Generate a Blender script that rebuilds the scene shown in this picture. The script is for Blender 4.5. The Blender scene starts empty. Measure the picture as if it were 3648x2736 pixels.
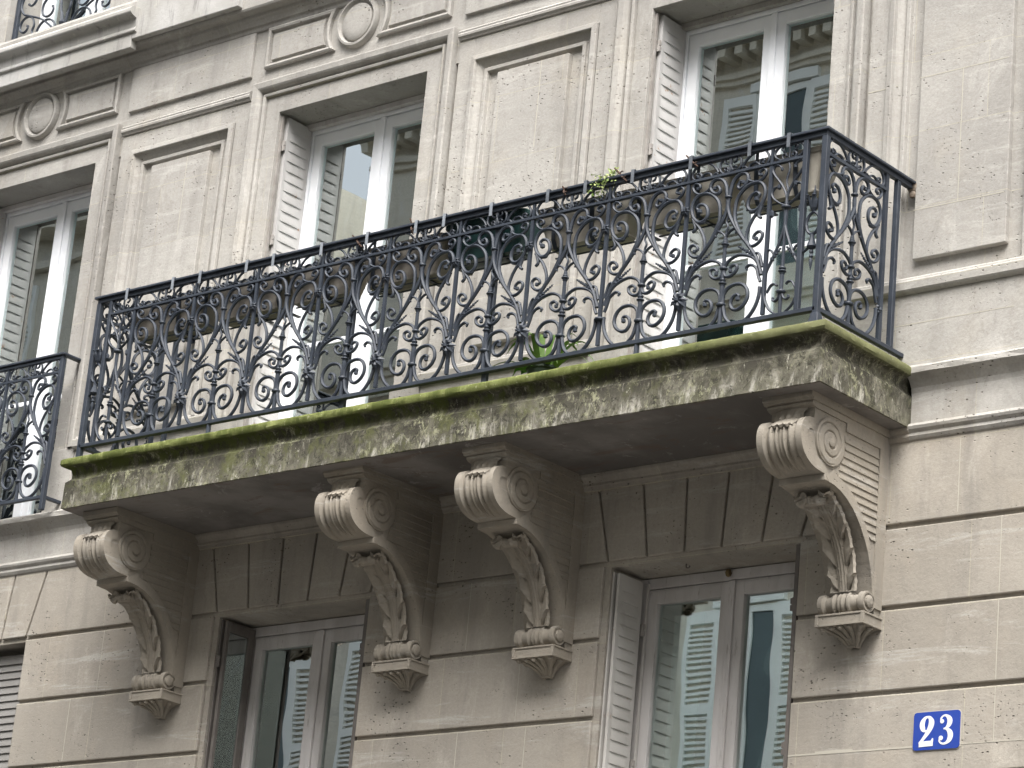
import bpy, math, random
from mathutils import Vector, Matrix
random.seed(7)
rad = math.radians
S = bpy.context.scene
COL = S.collection

# ------------------------------------------------------------------ camera
cam_d = bpy.data.cameras.new("camera")
cam = bpy.data.objects.new("camera", cam_d)
COL.objects.link(cam)
cam_d.sensor_width = 36.0
cam_d.lens = 103.48
cam_d.clip_end = 400
RV = Vector((0.763828, 0.639178, 0.0895445))
UV = Vector((0.1393705, -0.2988094, 0.9440809))
FV = Vector((-0.6301925, 0.7086356, 0.3173216))
M = Matrix(((RV.x, UV.x, -FV.x), (RV.y, UV.y, -FV.y), (RV.z, UV.z, -FV.z)))
cam.matrix_world = Matrix.Translation((11.36701, -10.15435, -4.2973)) @ M.to_4x4()
S.camera = cam

# ------------------------------------------------------------------ sky, sun, exposure
SUN_EL, SUN_AZ = rad(57), rad(143)      # azimuth measured clockwise from +Y
w = bpy.data.worlds.new("World")
S.world = w
w.use_nodes = True
wt = w.node_tree
sky = wt.nodes.new("ShaderNodeTexSky")
sky.sky_type = 'NISHITA'
sky.sun_disc = False
sky.sun_elevation = SUN_EL
sky.sun_rotation = SUN_AZ
sky.air_density = 1.0
sky.dust_density = 6.0
sky.ozone_density = 0.6
hs = wt.nodes.new("ShaderNodeHueSaturation")
hs.inputs['Saturation'].default_value = 0.34
wt.links.new(sky.outputs[0], hs.inputs['Color'])
wt.links.new(hs.outputs[0], wt.nodes['Background'].inputs[0])
wt.nodes['Background'].inputs[1].default_value = 0.15
sd = bpy.data.lights.new("sun", 'SUN')
sd.energy = 1.5
sd.angle = rad(42)
sd.color = (1.0, 0.988, 0.965)
sun = bpy.data.objects.new("sun", sd)
COL.objects.link(sun)
dv = Vector((math.sin(SUN_AZ) * math.cos(SUN_EL), math.cos(SUN_AZ) * math.cos(SUN_EL), math.sin(SUN_EL)))
sun.rotation_euler = dv.to_track_quat('Z', 'Y').to_euler()
sun.location = (5, -8, 12)
S.view_settings.view_transform = 'Standard'
S.view_settings.look = 'None'
S.view_settings.gamma = 1.0
S.view_settings.exposure = 1.34

# ------------------------------------------------------------------ mesh helper
class MB:
    def __init__(s): s.v = []; s.f = []; s.sm = []
    def add(s, vs, fs, smooth=False):
        n = len(s.v)
        s.v += [tuple(p) for p in vs]
        for f in fs:
            s.f.append([i + n for i in f]); s.sm.append(smooth)
    def box(s, x0, x1, y0, y1, z0, z1):
        if x0 > x1: x0, x1 = x1, x0
        if y0 > y1: y0, y1 = y1, y0
        if z0 > z1: z0, z1 = z1, z0
        vs = [(x0,y0,z0),(x1,y0,z0),(x1,y1,z0),(x0,y1,z0),(x0,y0,z1),(x1,y0,z1),(x1,y1,z1),(x0,y1,z1)]
        s.add(vs, [(0,3,2,1),(4,5,6,7),(0,1,5,4),(1,2,6,5),(2,3,7,6),(3,0,4,7)])
    def hexa(s, b, t):
        s.add(list(b) + list(t), [(0,3,2,1),(4,5,6,7),(0,1,5,4),(1,2,6,5),(2,3,7,6),(3,0,4,7)])
    def prism(s, pts, a0, a1, axis='y', smooth=False):
        # pts 2D; axis y -> (x,z); axis x -> (y,z); axis z -> (x,y)
        def P(p, a):
            return {'y': (p[0], a, p[1]), 'x': (a, p[0], p[1]), 'z': (p[0], p[1], a)}[axis]
        n = len(pts)
        vs = [P(p, a0) for p in pts] + [P(p, a1) for p in pts]
        fs = [(i, (i+1) % n, (i+1) % n + n, i + n) for i in range(n)]
        s.add(vs, fs, smooth)
        s.add([P(p, a0) for p in pts], [tuple(range(n))])
        s.add([P(p, a1) for p in pts], [tuple(range(n))[::-1]])
    def grid(s, rows, smooth=True, closed=False):
        n = len(rows[0]); vs = [p for r in rows for p in r]; fs = []
        for i in range(len(rows) - 1):
            for j in range(n if closed else n - 1):
                k = (j + 1) % n
                fs.append((i*n+j, i*n+k, (i+1)*n+k, (i+1)*n+j))
        s.add(vs, fs, smooth)
    def sweep(s, pts, N, a=.0055, b=.008, taper=(1, 1), sec=6, flat=False):
        # tube along 3D pts lying in a plane of normal N: a in the plane, b along N
        pts = [Vector(p) for p in pts]; N = Vector(N).normalized(); rows = []; n = len(pts)
        for i, p in enumerate(pts):
            t = (pts[min(i+1, n-1)] - pts[max(i-1, 0)])
            if t.length < 1e-9: t = Vector((0, 0, 1))
            t.normalize(); q = t.cross(N)
            if q.length < 1e-6: q = Vector((1, 0, 0))
            q.normalize(); m = q.cross(t).normalized()
            f = i / max(1, n - 1)
            k = 1.0
            if f < .12: k = taper[0] + (1 - taper[0]) * f / .12
            if f > .80: k = taper[1] + (1 - taper[1]) * (1 - f) / .20
            if flat: sc = [(-1,-1),(1,-1),(1,1),(-1,1)]
            else: sc = [(math.cos(2*math.pi*(j+.5)/sec), math.sin(2*math.pi*(j+.5)/sec)) for j in range(sec)]
            rows.append([p + q*(c*a*k) + m*(d*b*k) for c, d in sc])
        s.grid(rows, not flat, True)
        m_ = len(rows[0])
        s.add(rows[0], [tuple(range(m_))]); s.add(rows[-1], [tuple(range(m_))[::-1]])
    def ball(s, c, r, seg=8, sy=1.0, sz=1.0):
        c = Vector(c); rows = []
        for i in range(seg//2 + 1):
            th = math.pi * i / (seg//2)
            rows.append([c + Vector((r*math.sin(th)*math.cos(2*math.pi*j/seg), sy*r*math.sin(th)*math.sin(2*math.pi*j/seg), sz*r*math.cos(th))) for j in range(seg)])
        s.grid(rows, True, True)
    def lathe(s, prof, c=(0,0,0), seg=10, ax='z', smooth=True):
        c = Vector(c); rows = []
        for r, h in prof:
            row = []
            for j in range(seg):
                A = 2*math.pi*j/seg; u, v = r*math.cos(A), r*math.sin(A)
                row.append(c + Vector({'z': (u, v, h), 'x': (h, u, v), 'y': (u, h, v)}[ax]))
            rows.append(row)
        s.grid(rows, smooth, True)
        s.add(rows[0], [tuple(range(seg))]); s.add(rows[-1], [tuple(range(seg))[::-1]])
    def frame(s, path, prof, closed=False):
        # path of (x,z); prof of (offset to the left of travel, y); mitred
        n = len(path); rows = []
        for i in range(n):
            p = Vector(path[i])
            if closed or 0 < i < n-1:
                d0 = (p - Vector(path[(i-1) % n])).normalized(); d1 = (Vector(path[(i+1) % n]) - p).normalized()
            elif i == 0: d0 = d1 = (Vector(path[1]) - p).normalized()
            else: d0 = d1 = (p - Vector(path[i-1])).normalized()
            n0 = Vector((-d0.y, d0.x)); n1 = Vector((-d1.y, d1.x))
            m = (n0 + n1); m = m / max(.2, m.dot(n0)) 
            rows.append([(p.x + m.x*o, y, p.y + m.y*o) for o, y in prof])
        if closed: rows.append(rows[0])
        s.grid(rows, False, False)
    def build(s, name, mat, parent=None, bevel=0, seg=2):
        me = bpy.data.meshes.new(name)
        me.from_pydata(s.v, [], s.f); me.update()
        me.polygons.foreach_set('use_smooth', s.sm)
        me.materials.append(mat)
        bm_ = None
        o = bpy.data.objects.new(name, me); COL.objects.link(o)
        if parent: o.parent = parent
        import bmesh
        bm = bmesh.new(); bm.from_mesh(me); bmesh.ops.recalc_face_normals(bm, faces=bm.faces)
        for e in bm.edges:
            if len(e.link_faces) == 2 and e.calc_face_angle(0) > rad(36): e.smooth = False
        bm.to_mesh(me); bm.free()
        if bevel:
            md = o.modifiers.new('bevel', 'BEVEL'); md.width = bevel; md.segments = seg; md.limit_method = 'ANGLE'; md.angle_limit = rad(40)
        return o

def thing(name, label, cat, loc=(0,0,0), group=None):
    o = bpy.data.objects.new(name, None); COL.objects.link(o); o.location = loc; o.empty_display_size = .1
    o['label'] = label; o['category'] = cat
    if group: o['group'] = group
    return o
def tag(o, label, cat, group=None):
    o['label'] = label; o['category'] = cat
    if group: o['group'] = group
    return o
def dup(o, parent, shift=(0,0,0)):
    c = o.copy(); COL.objects.link(c); c.parent = parent
    c.location = o.location + Vector(shift)
    for ch in o.children:
        d = ch.copy(); COL.objects.link(d); d.parent = c
    return c

def cr(pts, k=4):
    # Catmull-Rom through the points
    pts = [Vector(p) for p in pts]; out = []; n = len(pts)
    for i in range(n-1):
        p0, p1, p2, p3 = pts[max(0, i-1)], pts[i], pts[i+1], pts[min(n-1, i+2)]
        for j in range(k):
            t = j / k
            out.append(.5*((2*p1) + (p2-p0)*t + (2*p0-5*p1+4*p2-p3)*t*t + (3*p1-p0-3*p2+p3)*t**3))
    out.append(pts[-1])
    return out

# ------------------------------------------------------------------ materials
class NT:
    def __init__(s, name):
        s.m = bpy.data.materials.new(name); s.m.use_nodes = True; s.t = s.m.node_tree
        s.b = s.t.nodes['Principled BSDF']; s.pos = s.t.nodes.new('ShaderNodeNewGeometry')
    def n(s, ty, **kw):
        o = s.t.nodes.new(ty)
        for k, v in kw.items(): setattr(o, k, v)
        return o
    def l(s, a, b): s.t.links.new(a, b)
    def noise(s, scale=1, vec=(1,1,1), detail=4, rough=.6, dist=0):
        mp = s.n('ShaderNodeMapping'); mp.inputs['Scale'].default_value = vec
        s.l(s.pos.outputs['Position'], mp.inputs[0])
        t = s.n('ShaderNodeTexNoise'); t.inputs['Scale'].default_value = scale; t.inputs['Detail'].default_value = detail
        t.inputs['Roughness'].default_value = rough; t.inputs['Distortion'].default_value = dist
        s.l(mp.outputs[0], t.inputs['Vector']); return t.outputs['Fac']
    def vor(s, scale, vec=(1,1,1)):
        mp = s.n('ShaderNodeMapping'); mp.inputs['Scale'].default_value = vec
        s.l(s.pos.outputs['Position'], mp.inputs[0])
        t = s.n('ShaderNodeTexVoronoi'); t.inputs['Scale'].default_value = scale
        s.l(mp.outputs[0], t.inputs['Vector']); return t.outputs['Distance']
    def ramp(s, x, a, b, va=0., vb=1.):
        r = s.n('ShaderNodeMapRange'); r.interpolation_type = 'SMOOTHSTEP'
        s.l(x, r.inputs[0]); r.inputs[1].default_value = a; r.inputs[2].default_value = b
        r.inputs[3].default_value = va; r.inputs[4].default_value = vb; return r.outputs[0]
    def mix(s, f, a, b, mode='MIX'):
        r = s.n('ShaderNodeMix', data_type='RGBA', blend_type=mode)
        if isinstance(f, (int, float)): r.inputs[0].default_value = f
        else: s.l(f, r.inputs[0])
        for v, i in ((a, 6), (b, 7)):
            if isinstance(v, tuple): r.inputs[i].default_value = (*v, 1)
            else: s.l(v, r.inputs[i])
        return r.outputs[2]
    def math(s, op, a, b=0.):
        r = s.n('ShaderNodeMath', operation=op)
        for v, i in ((a, 0), (b, 1)):
            if isinstance(v, (int, float)): r.inputs[i].default_value = v
            else: s.l(v, r.inputs[i])
        return r.outputs[0]
    def sep(s, what='Position'):
        r = s.n('ShaderNodeSeparateXYZ'); s.l(s.pos.outputs[what], r.inputs[0]); return r.outputs
    def bump(s, h, dist=.002, strength=1.):
        b = s.n('ShaderNodeBump'); b.inputs['Distance'].default_value = dist; b.inputs['Strength'].default_value = strength
        s.l(h, b.inputs['Height']); s.l(b.outputs[0], s.b.inputs['Normal'])
    def out(s, col=None, rough=.9, metal=0., spec=.3):
        if col is not None:
            if isinstance(col, tuple): s.b.inputs['Base Color'].default_value = (*col, 1)
            else: s.l(col, s.b.inputs['Base Color'])
        if isinstance(rough, (int, float)): s.b.inputs['Roughness'].default_value = rough
        else: s.l(rough, s.b.inputs['Roughness'])
        s.b.inputs['Metallic'].default_value = metal
        s.b.inputs['Specular IOR Level'].default_value = spec
        return s.m

def stone(name, A, B, dirt=.5, pits=1.0, warm=(.40,.33,.24), blocks=.5):
    t = NT(name)
    c = t.mix(t.ramp(t.noise(.9, (1,1,1.3), 5), .38, .62), A, B)
    p = t.sep(); cb = t.n('ShaderNodeCombineXYZ'); t.l(p[0], cb.inputs[0]); t.l(t.math('ADD', p[2], 20.581), cb.inputs[1])
    br = t.n('ShaderNodeTexBrick'); t.l(cb.outputs[0], br.inputs['Vector']); br.inputs['Scale'].default_value = 1
    br.inputs['Brick Width'].default_value = .83; br.inputs['Row Height'].default_value = .3675; br.inputs['Mortar Size'].default_value = 0.0018
    br.inputs['Color1'].default_value = (0,0,0,1); br.inputs['Color2'].default_value = (1,1,1,1); br.inputs['Mortar'].default_value = (.5,.5,.5,1)
    c = t.mix(t.math('MULTIPLY', br.outputs['Color'], blocks), c, tuple(v*.72 for v in B))
    c = t.mix(t.math('MULTIPLY', br.outputs['Fac'], min(1, blocks*1.3)), c, (.50,.46,.35))
    c = t.mix(t.ramp(t.noise(2.3, (1,1,.8), 4), .5, .75, 0, .35), c, warm)
    st = t.ramp(t.noise(3.0, (2.2, 2.2, .28), 6, .65), .48, .74, 0, dirt)
    c = t.mix(st, c, (.20,.19,.175))
    s2 = t.ramp(t.noise(5.5, (1.3, 1.3, 1.0), 9, .78, .8), .52, .66, 0, dirt*.7)
    c = t.mix(s2, c, (.235,.222,.20))
    s3 = t.ramp(t.noise(2.1, (.5, .5, 4.5), 8, .75, .5), .54, .66, 0, .45)
    c = t.mix(s3, c, (.56,.545,.51))
    wash = t.ramp(t.noise(2.6, (1.5,1.5,.6), 8, .75, .6), .53, .70, 0, .38)
    c = t.mix(wash, c, tuple(min(.8, v*1.25+.05) for v in A))
    band = t.noise(3.0, (.8,.8,9), 4, .7, .6)
    c = t.mix(t.ramp(band, .45, .7, 0, .10), c, (.27,.25,.22))
    gr = t.noise(70, (1,1,1), 3, .7)
    c = t.mix(t.ramp(gr, .35, .65, 0, .22), c, (.24,.22,.19))
    pv = t.vor(26, (1,1,1.7)); mask = t.ramp(t.noise(2.0, (1,1,1), 3), .50, .60)
    pit = t.math('MULTIPLY', t.ramp(pv, .07, .19, 1, 0), mask)
    pv2 = t.vor(55, (.8,.8,1.4)); mask2 = t.ramp(t.noise(4.1, (1,1,1), 3), .50, .60)
    pit2 = t.math('MULTIPLY', t.ramp(pv2, .06, .18, 1, 0), mask2)
    pp = t.math('MAXIMUM', pit, pit2)
    c = t.mix(t.math('MULTIPLY', pp, .62*pits), c, (.12,.105,.09))
    h = t.math('ADD', t.math('MULTIPLY', gr, .45), t.math('MULTIPLY', band, .12))
    h = t.math('SUBTRACT', h, t.math('MULTIPLY', pp, 1.0*pits))
    h = t.math('ADD', h, t.math('MULTIPLY', t.noise(14, (1,1,1), 4), .8))
    t.bump(h, .0035)
    return t.out(c, .92, 0, .15)

STONE = stone('limestone', (.452,.437,.407), (.368,.354,.330), .5, 1.5, (.42,.378,.31), .45)
STONE_LOW = stone('limestone_lower', (.44,.405,.352), (.36,.33,.285), .50, 1.5, (.40,.34,.265), .5)
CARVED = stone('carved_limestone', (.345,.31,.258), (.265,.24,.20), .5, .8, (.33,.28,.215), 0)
def mortar():
    t = NT('mortar'); return t.out(t.mix(t.noise(20), (.47,.44,.37), (.40,.38,.33)), .95, 0, .1)
MORTAR = mortar()

def sill_stone():
    t = NT('weathered_sill_stone')
    c = t.mix(t.ramp(t.noise(1.5), .4, .6), (.46,.452,.435), (.37,.36,.335))
    st = t.ramp(t.noise(5, (3,3,.5), 6, .7), .52, .70, 0, .6)
    c = t.mix(st, c, (.15,.145,.14)); t.bump(t.noise(40), .002)
    c = t.mix(t.ramp(t.noise(7, (3,3,.4), 6, .7), .58, .68, 0, .8), c, (.55,.53,.47))
    return t.out(c, .92, 0, .15)
SILL = sill_stone()

def moss_stone():
    t = NT('mossy_balcony_stone')
    p = t.sep(); nn = t.sep('Normal')
    base = t.mix(t.ramp(t.noise(4, (1,1,.8), 6, .7), .35, .65), (.22,.208,.165), (.11,.105,.08))
    black = t.ramp(t.noise(3.4, (1.6,1.6,1.5), 9, .78, .5), .38, .54, 0, .92)
    hi = t.ramp(p[2], -.29, -.14, .5, 1.0)
    c = t.mix(t.math('MULTIPLY', black, hi), base, (.045,.042,.034))
    left = t.ramp(p[0], 5.0, 2.6, .0, 1.0)
    ol = t.math('MULTIPLY', t.ramp(t.noise(9, (1,1,1), 7, .75), .46, .64, 0, .6), t.math('MAXIMUM', left, .25))
    c = t.mix(ol, c, (.115,.125,.045))
    yl = t.math('MULTIPLY', t.ramp(t.noise(30, (1,1,.65), 6, .8, .5), .52, .62, 0, .85), t.ramp(t.noise(3.3, (1,1,1), 3), .40, .60))
    c = t.mix(yl, c, (.36,.36,.235))
    drip = t.math('MULTIPLY', t.ramp(t.noise(6, (2.2,2.2,.7), 7, .75, .5), .50, .66, 0, .8), t.ramp(p[2], -.19, -.27, 0, 1))
    c = t.mix(drip, c, (.50,.48,.42))
    wh = t.ramp(t.noise(15, (1.6,1.6,.8), 7, .8, 1.2), .60, .66, 0, .8)
    c = t.mix(wh, c, (.50,.48,.40))
    dk = t.ramp(t.noise(24, (1,1,.8), 7, .8, .6), .53, .61, 0, .85)
    c = t.mix(dk, c, (.04,.038,.03))
    # the moss cushion on the rounded nosing
    top = t.ramp(p[2], -.080, -.070)
    mg = t.mix(t.ramp(t.noise(12, (1,1,1), 6, .7), .35, .65), (.115,.132,.042), (.205,.225,.085))
    mg = t.mix(t.ramp(t.noise(45, (1,1,1), 4, .7), .60, .70, 0, .7), mg, (.50,.50,.32))
    mg = t.mix(t.ramp(p[0], 3.0, 4.75, .0, .75), mg, (.15,.15,.085))
    cov = t.math('MULTIPLY', top, t.ramp(t.noise(6, (1,1,1), 6, .7), .26, .42))
    c = t.mix(cov, c, mg)
    # running green below the nosing
    g2 = t.math('MULTIPLY', t.ramp(p[2], -.15, -.085), t.math('MULTIPLY', t.ramp(t.noise(6, (2,2,.6), 6, .7), .44, .6), t.math('MAXIMUM', left, .1)))
    c = t.mix(g2, c, (.085,.10,.03))
    h = t.math('ADD', t.noise(22, (1,1,1), 7, .75), t.math('MULTIPLY', t.noise(70), .5))
    t.bump(h, .003)
    return t.out(c, .95, 0, .1)
MOSS = moss_stone()

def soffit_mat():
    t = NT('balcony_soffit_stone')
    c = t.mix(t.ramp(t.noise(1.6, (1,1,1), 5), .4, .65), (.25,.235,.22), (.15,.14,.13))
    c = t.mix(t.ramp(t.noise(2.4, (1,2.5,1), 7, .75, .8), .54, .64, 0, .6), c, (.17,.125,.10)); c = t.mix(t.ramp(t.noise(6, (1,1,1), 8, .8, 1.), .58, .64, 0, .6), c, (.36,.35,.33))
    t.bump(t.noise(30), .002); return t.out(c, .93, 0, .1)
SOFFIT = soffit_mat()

def iron():
    t = NT('painted_wrought_iron')
    c = t.mix(t.ramp(t.noise(9), .4, .65), (.025,.032,.045), (.037,.046,.061))
    c = t.mix(t.ramp(t.noise(60, (1,1,1), 5, .7), .62, .70, 0, .6), c, (.10,.105,.11))
    t.bump(t.noise(90), .0006); return t.out(c, .52, 0, .42)
IRON = iron()
def simple(name, a, b, rough=.6, sc=8, bmp=.0008, metal=0, spec=.4, vec=(1,1,1)):
    t = NT(name); f = t.noise(sc, vec, 5)
    t.bump(t.noise(sc*6), bmp); return t.out(t.mix(t.ramp(f, .35, .65), a, b), rough, metal, spec)
PVC = simple('white_window_plastic', (.88,.90,.93), (.83,.85,.88), .3, 3, .0003)
def old_frame():
    t = NT('weathered_painted_frame')
    c = t.mix(t.ramp(t.noise(4, (2,2,.4), 6), .4, .65), (.57,.55,.54), (.47,.45,.435))
    c = t.mix(t.ramp(t.noise(25, (2,2,.3), 6, .7), .58, .68, 0, .5), c, (.22,.19,.165))
    t.bump(t.noise(40, (3,3,.4)), .001); return t.out(c, .6, 0, .3)
OLDF = old_frame()
def shutter_mat(name, a, b, rust):
    t = NT(name)
    c = t.mix(t.ramp(t.noise(3), .4, .6), a, b)
    c = t.mix(t.ramp(t.noise(13, (1,1,1), 6, .75), .64-.06*rust, .70-.05*rust, 0, .85), c, (.30,.15,.06))
    c = t.mix(t.ramp(t.noise(5, (2,2,.5), 5), .55, .7, 0, .3), c, (.2,.18,.16))
    t.bump(t.noise(50), .0006); return t.out(c, .5, 0, .35)
SHUT_UP = shutter_mat('grey_painted_shutter', (.52,.508,.495), (.46,.45,.44), .45)
SHUT_LOW = shutter_mat('cream_painted_shutter', (.56,.54,.51), (.50,.48,.45), 0)
BROWN = simple('brown_painted_metal', (.115,.102,.092), (.155,.14,.128), .5, 6)
GREY_METAL = simple('grey_hinge_metal', (.34,.32,.30), (.26,.24,.22), .5, 20)
def glass():
    m = bpy.data.materials.new('window_glass'); m.use_nodes = True; t = m.node_tree
    t.nodes.remove(t.nodes['Principled BSDF']); out = t.nodes['Material Output']
    gl = t.nodes.new('ShaderNodeBsdfGlossy'); gl.inputs['Roughness'].default_value = .004; gl.inputs['Color'].default_value = (.93,1.0,.985,1)
    tr = t.nodes.new('ShaderNodeBsdfTransparent'); tr.inputs['Color'].default_value = (.87,.965,.955,1)
    mx = t.nodes.new('ShaderNodeMixShader')
    fr = t.nodes.new('ShaderNodeFresnel'); fr.inputs['IOR'].default_value = 1.5
    ad = t.nodes.new('ShaderNodeMath'); ad.operation = 'ADD'; ad.inputs[1].default_value = .40; ad.use_clamp = True
    t.links.new(fr.outputs[0], ad.inputs[0]); t.links.new(ad.outputs[0], mx.inputs[0])
    t.links.new(tr.outputs[0], mx.inputs[1]); t.links.new(gl.outputs[0], mx.inputs[2]); t.links.new(mx.outputs[0], out.inputs[0])
    g = t.nodes.new('ShaderNodeNewGeometry'); ns = t.nodes.new('ShaderNodeTexNoise'); ns.inputs['Scale'].default_value = 2.2; ns.inputs['Detail'].default_value = 1
    bp = t.nodes.new('ShaderNodeBump'); bp.inputs['Distance'].default_value = .0007
    t.links.new(g.outputs['Position'], ns.inputs['Vector']); t.links.new(ns.outputs['Fac'], bp.inputs['Height']); t.links.new(bp.outputs[0], gl.inputs['Normal'])
    return m
GLASS = glass()
GLASS_FLAT = GLASS.copy(); GLASS_FLAT.name = 'casement_glass'
for l_ in list(GLASS_FLAT.node_tree.links):
    if l_.to_socket.name == 'Normal' and l_.from_node.type == 'BUMP': GLASS_FLAT.node_tree.links.remove(l_)
CURTAIN = simple('net_curtain', (.72,.86,.85), (.64,.78,.78), .9, 4)
ROOM = simple('dim_room_wall', (.16,.22,.215), (.12,.17,.165), .9, 2)
PLASTER = simple('planter_terracotta_grey', (.30,.275,.24), (.21,.19,.165), .8, 9, .002, 0, .3)
PLASTER_B = simple('planter_beige_plastic', (.42,.395,.34), (.33,.305,.26), .75, 7, .0015, 0, .3)
GREENPOT = simple('dark_green_plastic', (.012,.042,.042), (.020,.058,.056), .4, 5)
RIM_M = simple('pale_planter_rim', (.50,.51,.50), (.40,.40,.38), .6, 10)
STEEL = simple('galvanised_hook', (.42,.45,.49), (.34,.37,.41), .4, 30, .0003, .6)
LEAF = simple('strap_leaf', (.12,.24,.035), (.19,.33,.07), .45, 14, .0005)
LEAF2 = simple('broad_leaf', (.06,.23,.018), (.09,.29,.025), .45, 14, .0005)
SPRIG = simple('yellow_green_sprig', (.19,.32,.07), (.40,.42,.18), .6, 60, .0005)
TWIG = simple('dry_twig', (.10,.06,.045), (.06,.04,.03), .9, 40, .001)
BLUE = simple('blue_enamel', (.020,.052,.30), (.025,.062,.33), .22, 5, .0001, 0, .6)
WHITE = simple('white_enamel', (.80,.82,.84), (.76,.78,.80), .25, 5, .0001, 0, .5)
RUST = simple('rusty_mortar', (.16,.12,.09), (.30,.26,.21), .95, 25, .004)
EOF_MARK = 0
# ================================================================== SETTING
g = MB(); g.box(-60, 60, -5.0, 3, -6.05, -5.9); PAVE = simple('pavement_stone', (.13,.125,.118), (.10,.096,.09), .9, 3)
o = g.build('pavement', PAVE); o['kind'] = 'structure'
g = MB(); g.box(-60, 60, -10.2, -5.0, -6.2, -6.02); ROAD = simple('asphalt', (.055,.055,.055), (.04,.04,.042), .9, 9)
o = g.build('road', ROAD); o['kind'] = 'structure'
g = MB(); g.box(-60, 60, -30, -10.2, -6.05, -5.9)
o = g.build('far_pavement', PAVE); o['kind'] = 'structure'

# ================================================================== APARTMENT BUILDING
BAY = 2.575
def ux(k): return .457 + BAY*k, 1.541 + BAY*k          # upper openings
def lx(k): return .462 + 2.578*k, 1.534 + 2.573*k      # lower openings
UZ, LZ = 2.10, -.745
bld = thing('apartment_building', 'pale limestone Paris apartment facade with panelled piers, tall white windows and grooved lower storey', 'building', (0, 0, -5.9))
PO = Vector((0, 0, 5.9))
def part(mb, name, mat, parent=None, bevel=0, seg=2):
    o = mb.build(name, mat, parent or bld, bevel, seg)
    if (parent is None) or parent is bld: o.location = PO
    return o
XL, XR = -8.0, 10.0
# --- upper storey wall
m = MB()
xs = [XL] + [v for k in (-1, 0, 1) for v in ux(k)] + [XR]
for a, b in zip(xs[::2], xs[1::2]): m.box(a, b, .020, .30, -.30, UZ)
m.box(XL, XR, 0, .30, UZ + .0015, 2.66)
m.box(XL, -2.07, 0.004, .30, 2.66, 8); m.box(-1.12, XR, 0.004, .30, 2.66, 8); m.box(-2.07, -1.12, 0.004, .30, 2.66, 2.93); m.box(-2.07, -1.12, 0.004, .30, 5.2, 8)
part(m, 'upper_wall', STONE)
# --- relief of the piers: architraves, pier faces, panels
arch = [(0, .0195), (0, -.004), (.098, -.004), (.098, .004), (.104, .004), (.106, -.020), (.122, -.024), (.128, -.002), (.135, -.002), (.140, -.022), (.150, -.034), (.160, -.040), (.192, -.044), (.198, -.040), (.198, .022)]
for k in (-1, 0, 1):
    a, b = ux(k); m = MB()
    m.frame([(a, .34), (a, UZ), (b, UZ), (b, .34)], arch)
    for q0, q1 in ((a-.205, a-.0015), (b+.0015, b+.205)): mm = MB(); mm.box(q0, q1, -.030, .022, -.03, .338); part(mm, 'architrave_base', STONE, None, .003, 1)
    part(m, 'architrave', STONE, None, .0025, 1)
pan = [(0, -.012), (0, -.032), (-.030, -.036), (-.036, -.018), (-.052, -.008), (-.070, .006), (-.076, .006), (-.078, -.010), (-.100, -.010), (-.104, .016), (-.20, .016)]
for k in (-2, -1, 0, 1):
    m = MB(); m2 = MB(); m3 = MB()
    p0 = ux(k)[1] + .224; p1 = ux(k+1)[0] - .224
    # face of the pier as a ring round the sunk panel
    f0, f1, g0, g1 = p0 + .108, p1 - .108, .41, 2.10
    m.box(p0, f0, -.012, .022, .40, 2.213); m.box(f1, p1, -.012, .022, .40, 2.213)
    m.box(f0, f1, -.012, .004, g1, 2.213)
    m.frame([(f0, .39), (f0, g1), (f1, g1), (f1, .39)], pan); m.box(f0+.19, f1-.19, .0155, .024, .39, g1-.19)
    m2.box(p0 + .284, p1 - .287, -.014, .03, .487, 1.977)
    # cap moulding
    prof = [(0, 2.213), (-.020, 2.213), (-.024, 2.222), (-.034, 2.232), (-.036, 2.246), (-.030, 2.25), (-.034, 2.262), (-.018, 2.275), (0, 2.28)]
    m.prism([(y, z) for y, z in prof], p0, p1, 'x')
    # sunk-looking frieze panel
    m3.box(p0 + .018, p1 - .03, -.020, .01, 2.362, 2.634)
    # pedestal and its moulding
    m.box(p0 - .018, p1 + .018, -.024, .022, -.03, .318)
    prof = [(.022, .318), (-.026, .318), (-.044, .326), (-.050, .334), (-.052, .372), (-.044, .378), (-.032, .380), (-.030, .394), (-.022, .400), (.022, .402)]
    m.prism(prof, p0 - .018, p1 + .018, 'x')
    part(m, 'pier_moulding', STONE, None, .003, 1)
    part(m2, 'pier_panel', STONE, None, .004, 2); part(m3, 'frieze_slab', STONE, None, .004, 2)
# --- thin pale mortar joints
class JM:
    def box(s, *a): q = MB(); q.box(*a); part(q, 'mortar_joint', MORTAR)
m = JM()
for k in (-1, 0):
    p0 = ux(k)[1]
    m.box(p0 + .51, p0 + .974, -.0147, .0, 1.115, 1.120); m.box(p0 + .80, p0 + .804, -.0147, 0, 1.5, 1.977)
m.box(4.62, 5.08, -.0147, 0, 1.362, 1.367); m.box(4.62, 5.08, -.0147, 0, .72, .725); m.box(4.845, 4.849, -.0147, 0, .725, 1.362)
m.box(4.34, 4.50, -.0132, 0, 1.35, 1.355); m.box(4.50, 5.16, -.0247, 0, .176, .180)
for x, a, b in ((4.905, -.70, -.37), (5.122, -1.07, -.74), (5.122, -1.44, -1.10), (5.122, -1.70, -1.47), (2.20, -1.07, -.74), (2.55, -1.44, -1.10), (2.2, -1.8, -1.47), (2.62, -1.8, -1.47), (-.60, -1.44, -1.10), (-.62, -1.8, -1.47), (-.40, -1.07, -.74)):
    m.box(x, x + .0035, -.0008, 0, a, b)
m.box(4.11, 4.738, -.0013, 0, -1.702, -1.695); m.box(4.25, 4.44, -.0013, 0, -1.695, -1.688); m.box(4.968, 5.5, -.0012, 0, -1.702, -1.698)
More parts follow.
